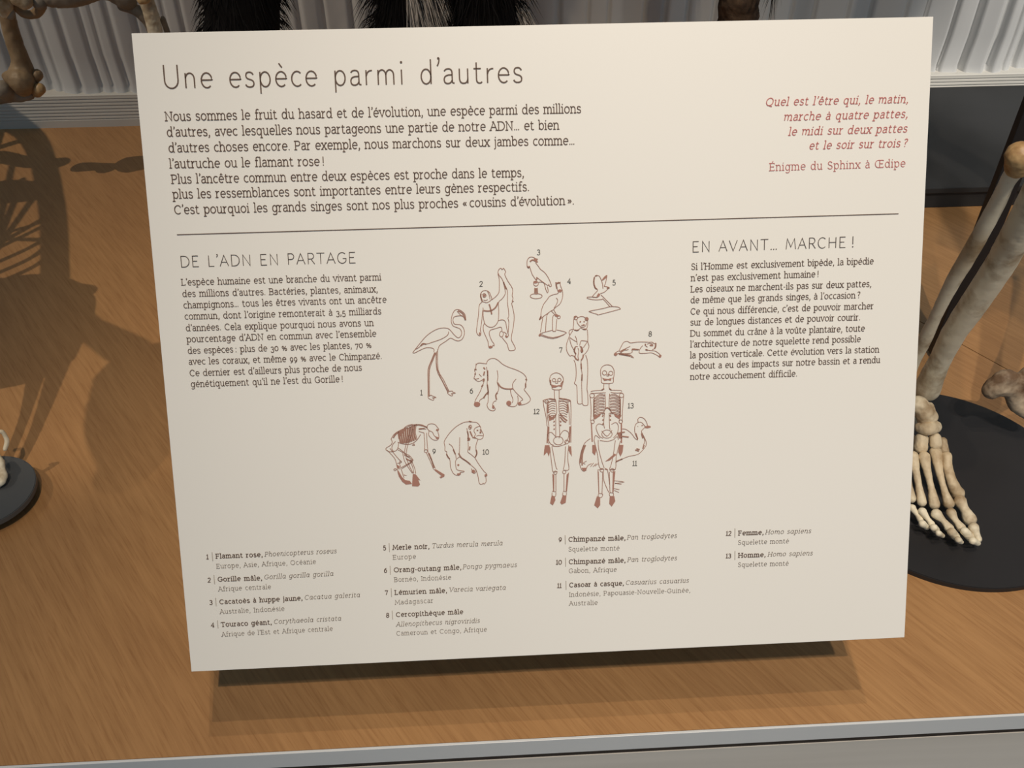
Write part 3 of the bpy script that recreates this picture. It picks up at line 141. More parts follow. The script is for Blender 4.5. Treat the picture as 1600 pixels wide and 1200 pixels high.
'f':[[(134.45,229.89),(138.61,228.03),(140.19,228.08),(137.11,231.14),(134.93,234.34)],[(156.76,233.47),(158.87,234.25),(158.52,235.17),(157.38,235.13)],[(157.84,228.98),(159.19,229.35),(158.47,230.49),(157.35,229.99)],[(155.05,253.87),(156.42,253.93),(161.56,257.43),(161.28,258.61),(159.18,259.72),(158.3,258.74),(159.69,258.31),(156.37,255.34)],[(133.39,253.07),(134.24,254.52),(135.91,257.9),(137.65,259.86),(140.37,260.44),(141.66,262.39),(137.98,262.73),(135.78,260.74),(133.88,257.35)],[(142.38,256.25),(144.2,256.55),(146.78,260.44),(145.52,259.92),(146.44,263.04),(145.25,264.19),(141.6,263.81)],[(136.9,256.28),(139.05,257.16),(137.32,257.1)],[(133.08,249.99),(134.84,251.24),(134.53,253.12),(133.23,251.65)],[(152.03,243.85),(152.94,243.89),(154.57,248.66),(154.1,249.11)]]},
'chimpanzee_drawing':{'l':[(0.36,[(177.75,225.34),(180.01,225.65),(182.27,226.19),(184.03,228.35)]),(0.36,[(177.75,225.34),(175.01,225.48),(172.25,226.54),(169,228.53),(165.7,231.68),(163.31,234.87),(162.08,237.17),(162.43,240),(162.34,242.58),(163.45,243.33),(163.17,244.73),(164.24,246.65),(165.09,248.57),(165.18,252.36),(165.99,255.23),(167.07,257.16),(168.64,258.17),(170.25,258.23),(171.2,257.32),(170.85,256.59),(173.06,256.34),(173.31,255.74),(171.72,255.53),(169.44,254.88),(168.58,253.43),(168.39,249.64),(169.23,248.01),(171.1,246.67)]),(0.36,[(164.91,238.44),(166.76,240.15),(167.8,243.01),(168.63,245.4),(168.87,247.76)]),(0.36,[(171.51,234.69),(171.26,239.38),(170.98,243.6),(170.7,245)]),(0.36,[(171.1,246.67),(172.88,248.15),(175.12,249.65),(177.34,251.86),(179.12,253.58),(180.67,255.53),(181.69,259.61),(182.25,263.68),(183.84,264.46),(184.56,263.77),(185.23,264.27),(186.43,262.65),(186.29,259.78)]),(0.36,[(180.23,247.71),(181.95,251.08),(185.02,255.93),(186.8,257.9),(186.99,259.33),(185.6,259.52)]),(0.36,[(176.43,237.68),(176.4,241.44),(176,243.78),(177.56,245.25),(180.23,247.71)]),(0.36,[(182.41,236.49),(181.16,239.73),(181.05,243.49),(181.29,245.86),(180.23,247.61)]),(0.36,[(184.02,228.59),(184.43,230.24),(185.06,231.89),(185.79,233.56),(185.41,235.42),(184.24,236.32),(182.42,236.25),(180.85,235.26),(180.42,234.31),(181.05,233.16),(180.28,231.49),(180.56,229.87),(182.19,228.76),(184.02,228.59)]),(0.36,[(181.56,234.35),(182.94,233.93),(185.45,234.25)]),(0.36,[(177.2,228.12),(178.36,227.46),(178.92,228.64),(178.05,230.01),(177.38,229.76),(177.2,228.12)]),(0.36,[(177.72,254.24),(179,257.37),(180.4,256.71),(180.55,254.82)]),(0.36,[(176.03,229.24),(176.37,232.53),(176.59,235.81)]),(0.8,[(176.28,235.33),(177.14,237)]),(0.8,[(179.03,234.96),(181.16,235.6)]),(0.8,[(176.19,231.12),(176.66,233.47),(176.36,237.21)]),(0.8,[(177.79,231.17),(179.05,234.49)]),(0.8,[(177.48,240.54),(176.95,242.87)]),(0.8,[(181.07,242.78),(181.46,244.92),(180.47,247.24)]),(0.8,[(170.49,244.52),(171.13,245.96),(171.99,247.41)]),(0.8,[(171.99,247.41),(175.56,250.13),(177.34,251.86)]),(0.8,[(181.81,230.85),(182.81,230.88)]),(0.8,[(183.73,230.68),(184.64,230.71)]),(0.8,[(183.54,232.31),(184.59,232.44)]),(0.8,[(177.66,228.13),(178.3,229.32)]),(0.8,[(163.17,244.73),(164.01,246.64),(165.02,247.86)]),(0.8,[(167.38,242.06),(168.42,244.92)]),(0.8,[(177.3,225.09),(178.88,225.52)])],
'f':[[(180,256.22),(179.84,256.78),(179.42,257.19),(178.87,257.32),(178.32,257.15),(177.93,256.71),(177.8,256.14),(177.97,255.58),(178.38,255.17),(178.94,255.04),(179.48,255.22),(179.87,255.65)],[(170.65,251.85),(170.55,252.17),(170.31,252.41),(169.99,252.48),(169.67,252.38),(169.44,252.13),(169.37,251.8),(169.47,251.47),(169.71,251.24),(170.03,251.16),(170.35,251.26),(170.57,251.51)],[(177.81,236.09),(177.71,236.55),(177.46,236.89),(177.14,237),(176.82,236.87),(176.6,236.51),(176.53,236.04),(176.63,235.58),(176.88,235.24),(177.2,235.13),(177.52,235.27),(177.74,235.62)],[(171.23,257.56),(171.06,257.84),(170.62,258.03),(170.02,258.08),(169.43,257.98),(169,257.76),(168.85,257.47),(169.02,257.19),(169.46,257),(170.06,256.94),(170.65,257.04),(171.08,257.27)],[(187.05,258.86),(186.94,259.19),(186.67,259.42),(186.3,259.5),(185.93,259.39),(185.67,259.14),(185.58,258.8),(185.69,258.48),(185.96,258.24),(186.33,258.17),(186.7,258.27),(186.96,258.52)],[(184.7,231.88),(184.62,232.11),(184.41,232.28),(184.13,232.33),(183.86,232.26),(183.67,232.08),(183.6,231.84),(183.68,231.61),(183.89,231.45),(184.16,231.4),(184.43,231.47),(184.63,231.65)]]},
'female_skeleton_drawing':{'l':[(0.36,[(226.46,202.87),(226.5,200.54),(227.68,198.49),(230.38,197.57),(233.04,198.66),(234.54,200.81),(234.5,203.13),(233.7,205.44),(233.05,207.75),(228.29,207.59),(227.56,205.62),(226.46,202.87)]),(0.36,[(230.29,202.61),(229.89,203.76),(231.27,203.8),(230.83,202.62)]),(0.36,[(229.05,208.01),(229.11,213.47)]),(0.36,[(231.97,208.1),(231.88,213.56)]),(0.36,[(222.03,214.01),(225.89,213.2),(229.88,213.88)]),(0.36,[(238.72,214.73),(235.11,213.51),(231.65,213.55)]),(0.36,[(222.03,214.01),(223.55,215),(229.71,214.66)]),(0.36,[(238.71,214.96),(236.63,215.44),(231.64,214.49)]),(0.36,[(229.87,214.28),(230.2,222.12),(227.97,225.98)]),(0.36,[(231.64,214.33),(231.75,221.39),(233.8,223.82)]),(0.36,[(229.58,222.49),(229.35,236.29)]),(0.36,[(231.5,222.56),(231.82,236.38)]),(0.36,[(222.18,214.41),(222.71,218.73),(223.76,224.26),(224.2,229.79)]),(0.36,[(224.71,214.88),(224.35,221.92),(225.36,229.83)]),(0.36,[(238.71,214.96),(238.86,220.85),(238.59,229.5)]),(0.36,[(237.01,215.3),(237.68,222.38),(237.66,229.47)]),(0.36,[(224.66,229.8),(223.85,240.46)]),(0.36,[(225.43,230.22),(225,240.9)]),(0.36,[(237.8,230.65),(237.42,240.54)]),(0.36,[(238.73,229.9),(238.43,240.58)]),(0.36,[(229.72,237.1),(228.2,235.3),(226.68,233.82),(224.74,234.39),(224.32,236.11),(224.82,238.51),(226.17,240.94),(228.09,241.8)]),(0.36,[(231.26,237.55),(232.47,234.82),(234.43,232.91),(236.74,233.78),(237.26,235.78),(236.68,238.14),(235.09,240.62)]),(0.36,[(226.92,242.16),(230.79,242.69),(235.63,241.28)]),(0.36,[(225.59,242.9),(226.69,255.32),(227.41,258.55),(229.91,258.24)]),(0.36,[(226.91,242.55),(228.88,254.6),(229.78,257.03)]),(0.36,[(237.17,242.13),(236.27,250.07),(236.95,257.3),(233.67,257.58)]),(0.36,[(235.06,242.85),(234.53,252.4),(233.52,257.17)]),(0.36,[(227,259.74),(227.2,270.63)]),(0.36,[(228.95,259.81),(228.77,270.69)]),(0.36,[(233.86,260),(233.62,270.88)]),(0.36,[(236.76,259.3),(235.34,270.94)]),(0.36,[(226.42,270.6),(228.92,271.1)]),(0.36,[(233.07,270.86),(235.41,271.35)]),(0.36,[(226.41,271.41),(226.37,273.43),(228.32,273.91),(228.75,271.5)]),(0.36,[(233.06,271.67),(232.8,273.28),(234.83,273.76),(235.17,271.75)]),(0.36,[(229.55,215.2),(227.4,214.51),(225.22,216)]),(0.36,[(229.52,216.61),(227.38,215.99),(225.2,217.4)]),(0.36,[(229.5,218.02),(227.35,217.48),(225.17,218.81)]),(0.36,[(229.47,219.43),(227.33,218.96),(225.15,220.22)]),(0.36,[(229.45,220.84),(227.3,220.45),(225.12,221.63)]),(0.36,[(229.43,222.25),(227.27,221.94),(225.1,223.05)]),(0.36,[(229.4,223.67),(227.25,223.44),(225.07,224.46)]),(0.36,[(232.01,215.29),(234.33,214.74),(236.61,216.38)]),(0.36,[(231.98,216.69),(234.3,216.22),(236.59,217.79)]),(0.36,[(231.96,218.1),(234.28,217.71),(236.57,219.2)]),(0.36,[(231.94,219.51),(234.26,219.2),(236.55,220.61)]),(0.36,[(231.92,220.92),(234.23,220.69),(236.53,222.02)]),(0.36,[(231.89,222.34),(234.21,222.18),(236.51,223.44)]),(0.36,[(231.87,223.75),(234.19,223.67),(236.49,224.85)]),(0.8,[(228.73,226.79),(228.33,227.72)]),(0.8,[(228.69,229.15),(228.29,229.93)]),(0.8,[(228.65,231.52),(228.25,232.3)]),(0.8,[(232.21,226.91),(232.73,227.87)]),(0.8,[(232.17,229.27),(232.54,230.08)]),(0.8,[(225.33,223.13),(226.45,225.14),(228.77,224.43)]),(0.8,[(232.27,222.98),(234.55,225.42),(236.45,227.06)]),(0.8,[(232.24,224.55),(234.14,226.98),(235.82,227.98)]),(0.8,[(225.06,216.46),(224.96,221.94)]),(0.8,[(236.76,216.85),(236.68,222.34)]),(0.8,[(225.89,213.2),(229.72,213.88)]),(0.8,[(232.04,213.18),(238.18,214.55)]),(0.8,[(226.86,201.72),(226.96,204.83)]),(0.8,[(233.1,204.64),(234.36,202.74)]),(0.36,[(230,201.98),(229.86,202.48),(229.49,202.83),(228.99,202.95),(228.49,202.8),(228.13,202.42),(228.01,201.91),(228.15,201.41),(228.52,201.06),(229.02,200.94),(229.52,201.09),(229.87,201.47),(230,201.98)]),(0.36,[(233.22,201.93),(233.08,202.43),(232.71,202.78),(232.21,202.9),(231.71,202.75),(231.35,202.37),(231.23,201.86),(231.37,201.36),(231.74,201),(232.24,200.89),(232.73,201.04),(233.09,201.42),(233.22,201.93)]),(0.36,[(233.79,239.22),(233.38,240.48),(232.29,241.37),(230.81,241.66),(229.34,241.27),(228.28,240.3),(227.9,239.01),(228.32,237.76),(229.41,236.87),(230.89,236.58),(232.36,236.97),(233.42,237.94),(233.79,239.22)]),(0.36,[(229.59,259.03),(229.44,259.55),(229.07,259.92),(228.56,260.04),(228.05,259.88),(227.69,259.49),(227.56,258.96),(227.71,258.44),(228.08,258.07),(228.59,257.95),(229.1,258.11),(229.46,258.51),(229.59,259.03)]),(0.36,[(235.05,258.84),(234.91,259.35),(234.53,259.72),(234.02,259.84),(233.52,259.68),(233.15,259.29),(233.02,258.76),(233.17,258.24),(233.55,257.88),(234.05,257.75),(234.56,257.91),(234.92,258.31),(235.05,258.84)]),(0.36,[(225.4,214.91),(225.24,215.45),(224.84,215.84),(224.3,215.97),(223.77,215.8),(223.38,215.39),(223.25,214.83),(223.4,214.29),(223.8,213.91),(224.34,213.78),(224.88,213.94),(225.26,214.36),(225.4,214.91)]),(0.36,[(237.04,240.13),(236.87,240.72),(236.44,241.14),(235.86,241.28),(235.28,241.1),(234.86,240.65),(234.71,240.05),(234.88,239.46),(235.31,239.04),(235.89,238.9),(236.47,239.08),(236.89,239.53),(237.04,240.13)])],
'f':[[(227.43,204.45),(228.72,205.04),(230.63,205.34),(233.33,204.88),(234.33,204.45),(233.68,206.45),(231.78,205.76),(229.85,206.48),(227.93,206.57),(227.41,205.62)],[(224.95,222.73),(227.23,224.38),(229.42,222.88),(228.37,225.6),(225.64,226.84)],[(222.67,241.61),(225.38,241.7),(225.69,245.69),(224.86,248.85),(223.9,246.03),(221.77,248.1),(222.23,243.98)],[(237,242.92),(238.55,242.97),(238.85,249.36),(237.71,247.32),(236.96,245.3)],[(227.08,259.74),(228,260.58),(227.67,270.65),(227.05,270.63)],[(235.5,260.46),(236.6,259.54),(235.5,270.95),(234.71,270.92)],[(225.98,273.42),(227.93,273.9),(228.28,276.35),(226.66,279.53),(224.96,278.25)],[(232.79,273.68),(235.14,273.77),(234.53,278.21),(232.15,279.34),(231.15,278.08)],[(224.43,230.19),(225.27,230.22),(224.47,240.48),(224.01,240.07)],[(237.95,230.66),(238.57,230.68),(237.96,240.56),(237.5,240.15)]]},
'male_skeleton_drawing':{'l':[(0.36,[(256.98,198.82),(257.23,196.11),(258.78,194.38),(261.09,193.84),(263.39,194.53),(264.91,196.74),(265.13,199.47),(264.65,202.17),(264.09,205.03),(257.93,204.83),(257.41,201.93),(256.98,198.82)]),(0.36,[(261.2,199.34),(260.66,200.49),(261.89,200.53),(261.43,199.35)]),(0.36,[(258.93,205.25),(258.59,208.2),(257.35,209.25)]),(0.36,[(262.01,205.35),(262.14,208.32),(263.52,209.46)]),(0.36,[(250.95,209.9),(252.11,209.39),(258.28,209.13)]),(0.36,[(251.17,211.08),(254.41,210.8),(259.96,210.75)]),(0.36,[(263.52,209.3),(268.69,209.71),(269.7,210.29)]),(0.36,[(262.9,210.69),(266.76,211.2),(269.69,211.07)]),(0.36,[(250.53,212.78),(250.99,221.26),(250.53,227.54)]),(0.36,[(253.01,211.92),(252.61,221.31),(252.54,228.01)]),(0.36,[(270.77,212.9),(269.95,221.9),(269.77,229)]),(0.36,[(268.44,214),(268.64,221.86),(267.9,228.54)]),(0.36,[(259.42,211.35),(259.74,219.98),(257.77,223.85)]),(0.36,[(262.27,211.45),(261.91,220.06),(264.36,224.08)]),(0.36,[(259.1,223.11),(258.5,229.4),(259.02,232.58)]),(0.36,[(261.88,223.2),(261.98,231.1),(262.36,233.49)]),(0.36,[(258.11,230.57),(255.4,229.69),(253.83,231.61),(254.57,234.8),(256.1,237.63),(258.04,238.65)]),(0.36,[(263.15,230.35),(265.88,229.26),(267.42,231.69),(266.62,236.02),(264.27,238.72)]),(0.36,[(257.3,234.1),(260.38,237.55),(263.52,233.93)]),(0.36,[(256.08,240.02),(260.75,240.74),(264.65,239.68)]),(0.36,[(252.43,239.49),(254.45,248.33),(255.55,256.78),(258.28,258.09)]),(0.36,[(255.08,239.58),(255.26,245.16),(257.14,253.23),(258.52,257.29)]),(0.36,[(268.54,240.86),(265.92,250.35),(265.32,258.35),(261.8,258.22)]),(0.36,[(265.43,240.35),(264.21,248.68),(262.6,255.84),(261.64,257.81)]),(0.36,[(254.59,258.76),(255.01,273.31)]),(0.36,[(257.55,260.07),(256.97,273.39)]),(0.36,[(261.63,259.82),(261.85,273.17)]),(0.36,[(265.08,259.55),(263.66,273.24)]),(0.36,[(255.01,273.31),(257.36,273.81),(256.56,275.81),(254.76,275.34),(255.01,273.31)]),(0.36,[(261.54,273.16),(263.9,273.49),(263.65,275.43),(261.84,275.2),(261.54,273.16)]),(0.36,[(252.59,239.49),(253.39,236.74),(256.09,238.82)]),(0.36,[(267.38,240.02),(266.61,238),(264.65,239.53)]),(0.36,[(254.36,258.35),(257.49,258.06)]),(0.36,[(261.4,258.61),(265.32,258.35)]),(0.36,[(259.33,212.29),(256.56,211.41),(253.61,213.35),(253.76,213.98),(256.56,212.2),(259.17,212.91)]),(0.36,[(259.32,214.09),(256.55,213.29),(253.6,215.07),(253.74,215.7),(256.54,214.07),(259.16,214.71)]),(0.36,[(259.31,215.89),(256.53,215.17),(253.58,216.79),(253.73,217.43),(256.52,215.95),(259.15,216.51)]),(0.36,[(259.29,217.69),(256.51,217.05),(253.56,218.52),(253.71,219.15),(256.51,217.83),(259.13,218.31)]),(0.36,[(259.28,219.5),(256.5,218.93),(253.55,220.25),(253.7,220.88),(256.49,219.72),(259.12,220.12)]),(0.36,[(259.26,221.3),(256.48,220.82),(253.53,221.97),(253.68,222.61),(256.47,221.6),(259.1,221.93)]),(0.36,[(259.25,223.11),(256.47,222.7),(253.51,223.71),(253.66,224.34),(256.46,223.49),(259.09,223.74)]),(0.36,[(262.27,212.39),(265.21,211.7),(268.13,213.83),(267.98,214.45),(265.2,212.48),(262.42,213.02)]),(0.36,[(262.26,214.19),(265.2,213.58),(268.12,215.56),(267.97,216.18),(265.19,214.36),(262.41,214.82)]),(0.36,[(262.24,215.99),(265.19,215.46),(268.12,217.28),(267.96,217.91),(265.18,216.24),(262.39,216.62)]),(0.36,[(262.23,217.79),(265.17,217.34),(268.11,219.01),(267.95,219.63),(265.17,218.13),(262.38,218.42)]),(0.36,[(262.22,219.6),(265.16,219.22),(268.1,220.74),(267.94,221.36),(265.16,220.01),(262.37,220.23)]),(0.36,[(262.21,221.4),(265.15,221.11),(268.09,222.47),(267.93,223.1),(265.15,221.9),(262.36,222.04)]),(0.36,[(262.19,223.21),(265.14,223),(268.08,224.2),(267.92,224.83),(265.14,223.79),(262.34,223.85)]),(0.8,[(258.31,224.26),(257.76,225.43)]),(0.8,[(258.29,227.02),(257.82,227.8)]),(0.8,[(258.27,229.39),(257.95,230.17)]),(0.8,[(262.42,224.4),(262.8,225.6)]),(0.8,[(262.4,227.16),(262.78,227.97)]),(0.8,[(252.83,214.26),(252.57,225.25)]),(0.8,[(268.59,214.79),(268.54,225.8)]),(0.8,[(259.35,220.76),(260.9,220.02),(262.82,221.66)]),(0.8,[(259.06,208.22),(257.51,209.1)]),(0.8,[(262.14,208.32),(263.29,209.29)]),(0.8,[(258.83,257.71),(260.62,258.58)]),(0.36,[(260.67,198.7),(260.49,199.36),(260.01,199.82),(259.35,199.98),(258.7,199.78),(258.23,199.28),(258.06,198.62),(258.24,197.96),(258.72,197.5),(259.37,197.34),(260.02,197.54),(260.5,198.04),(260.67,198.7)]),(0.36,[(264.36,199.05),(264.19,199.67),(263.74,200.11),(263.12,200.25),(262.51,200.07),(262.06,199.6),(261.9,198.97),(262.07,198.36),(262.52,197.92),(263.14,197.77),(263.75,197.96),(264.2,198.43),(264.36,199.05)]),(0.36,[(263.5,236.31),(263.08,237.56),(261.93,238.45),(260.37,238.74),(258.82,238.34),(257.69,237.37),(257.28,236.09),(257.71,234.83),(258.86,233.94),(260.41,233.66),(261.96,234.05),(263.1,235.02),(263.5,236.31)]),(0.36,[(258.19,258.73),(258.04,259.29),(257.64,259.69),(257.09,259.82),(256.54,259.64),(256.14,259.22),(256,258.65),(256.15,258.09),(256.56,257.69),(257.11,257.56),(257.65,257.73),(258.05,258.16),(258.19,258.73)]),(0.36,[(264.46,258.96),(264.31,259.52),(263.9,259.92),(263.35,260.05),(262.81,259.88),(262.41,259.45),(262.26,258.88),(262.41,258.32),(262.82,257.93),(263.37,257.8),(263.91,257.97),(264.31,258.39),(264.46,258.96)]),(0.36,[(253.08,212.16),(252.89,212.86),(252.38,213.35),(251.68,213.52),(250.99,213.31),(250.49,212.78),(250.31,212.07),(250.5,211.37),(251.01,210.87),(251.71,210.71),(252.4,210.92),(252.9,211.45),(253.08,212.16)]),(0.36,[(270.77,212.75),(270.59,213.41),(270.11,213.88),(269.45,214.03),(268.79,213.83),(268.31,213.33),(268.14,212.66),(268.32,212),(268.8,211.53),(269.46,211.37),(270.12,211.57),(270.59,212.08),(270.77,212.75)]),(0.36,[(252.85,228.25),(252.7,228.8),(252.3,229.19),(251.76,229.32),(251.21,229.16),(250.82,228.74),(250.68,228.18),(250.83,227.63),(251.23,227.24),(251.78,227.11),(252.32,227.28),(252.71,227.7),(252.85,228.25)]),(0.36,[(269.92,228.85),(269.77,229.39),(269.37,229.79),(268.83,229.91),(268.29,229.75),(267.89,229.33),(267.75,228.77),(267.9,228.22),(268.3,227.83),(268.84,227.7),(269.38,227.87),(269.78,228.29),(269.92,228.85)])],
'f':[[(257.95,201.56),(259.49,202.16),(261.41,202.45),(263.57,201.98),(263.1,203.67),(261.41,203.15),(259.09,203.54)],[(252.11,224.44),(254.67,224.53),(257.39,223.05),(256.21,224.98),(253.1,227)],[(269.4,225.04),(266.68,224.94),(264.36,223.29),(265.51,225.69),(268.07,227.36)],[(250.75,229.13),(251.37,229.15),(251.8,240.66),(251.02,240.63)],[(268.83,229.76),(269.61,229.78),(269.55,242.09),(268.77,242.06)],[(251.39,242.63),(253.33,242.7),(253.69,246.3),(252.88,249.23),(251.34,247.42)],[(267.75,243.22),(270.33,243.31),(269.84,247.69),(268.5,250.6),(267.18,247.59)],[(254.51,258.92),(255.13,259.58),(255.25,272.92),(254.78,272.5)],[(263.74,260.06),(265,259.55),(264.06,272.85),(263.27,272.66)],[(253.82,274.89),(255.77,275.78),(255.73,280.66),(254.14,282.64),(252.03,280.52)],[(261.68,275.19),(264.44,275.3),(265.05,278.58),(262.82,281.92),(261.33,280.06)],[(264.11,201.76),(264.96,201.4),(264.72,203.73)]]},
'cassowary_drawing':{'l':[(0.36,[(250.26,238.62),(247.13,240.89),(245.14,244.8),(243.91,249.55),(243.47,253.53),(244.59,257.58),(246.14,258.85),(247.33,257.68),(248.53,255.32),(250.88,254.2)]),(0.36,[(265.35,254.17),(269.66,252.08),(273.58,250.62),(279.06,249.62),(282.2,246.93),(284.31,243.81),(283.77,240.6),(281.82,236.55),(281.43,235.11),(282.99,233.42),(283.93,232.26)]),(0.36,[(269.75,233.35),(272.08,233.83),(275.19,236.32),(277.52,239.58),(279.08,240.44),(277.53,236.4),(277.3,233.22),(277.93,230.86),(279.49,229.73),(281.28,229.79),(282.6,231.03),(283.77,232.65)]),(0.36,[(279.49,229.73),(279.26,227.74),(280.66,226.61),(282.99,227.48),(284.55,229.91),(285.09,232.06)]),(0.36,[(257.87,259.68),(258.22,265.34),(261.07,272.74)]),(0.36,[(260.62,258.98),(261.73,267.9)]),(0.36,[(264.5,265.58),(270.54,266.61),(264.88,267.37)]),(0.36,[(264.88,267.21),(268.96,267.93)]),(0.36,[(264.46,271.65),(267.36,273.14)]),(0.36,[(264.07,270.42),(267.61,271.36)]),(0.36,[(282.21,237.36),(283.38,241.38),(282.59,243.75)]),(0.36,[(246.97,254.46),(245.81,253.62),(247.78,252.49)]),(0.36,[(250.08,256.18),(252.06,253.85)]),(0.36,[(251.64,256.24),(253.62,254.3)]),(0.36,[(252.82,255.88),(254.79,254.35)]),(0.8,[(277.92,236.42),(279.08,240.04)]),(0.8,[(282.98,243.76),(282.2,246.13)]),(0.8,[(277.5,246.76),(279.85,247.65)]),(0.8,[(278.29,245.99),(280.24,246.7)]),(0.8,[(266.62,236.02),(271.3,235.39)]),(0.8,[(267.39,237.63),(273.62,238.65)]),(0.8,[(265.74,253.55),(269.66,252.08)]),(0.8,[(246.33,242.45),(244.56,247.97),(244.02,253.55)]),(0.8,[(247.27,242.49),(245.33,248),(245.01,255.19)]),(0.8,[(281.43,236.54),(282.21,239.75)])],
'f':[[(283.61,232.41),(285.33,231.91),(287.04,232.37),(287.04,233.24),(284.94,233.64),(283.77,233.45)],[(244.61,256.62),(247.73,256.74),(247.55,258.5),(245.98,259.08)],[(259.09,253.3),(264.99,248.47),(265.92,249.38),(261.84,252.76)],[(266.62,236.02),(269.35,234.92),(269.72,239.31),(267.77,239.24)],[(282.21,231.8),(282.16,232),(282.02,232.14),(281.82,232.19),(281.63,232.13),(281.48,231.98),(281.43,231.78),(281.48,231.58),(281.63,231.44),(281.82,231.39),(282.02,231.45),(282.16,231.6)],[(279.48,232.19),(279.45,232.3),(279.37,232.39),(279.25,232.42),(279.13,232.38),(279.05,232.29),(279.02,232.17),(279.05,232.05),(279.13,231.97),(279.25,231.94),(279.37,231.98),(279.45,232.07)]]}}
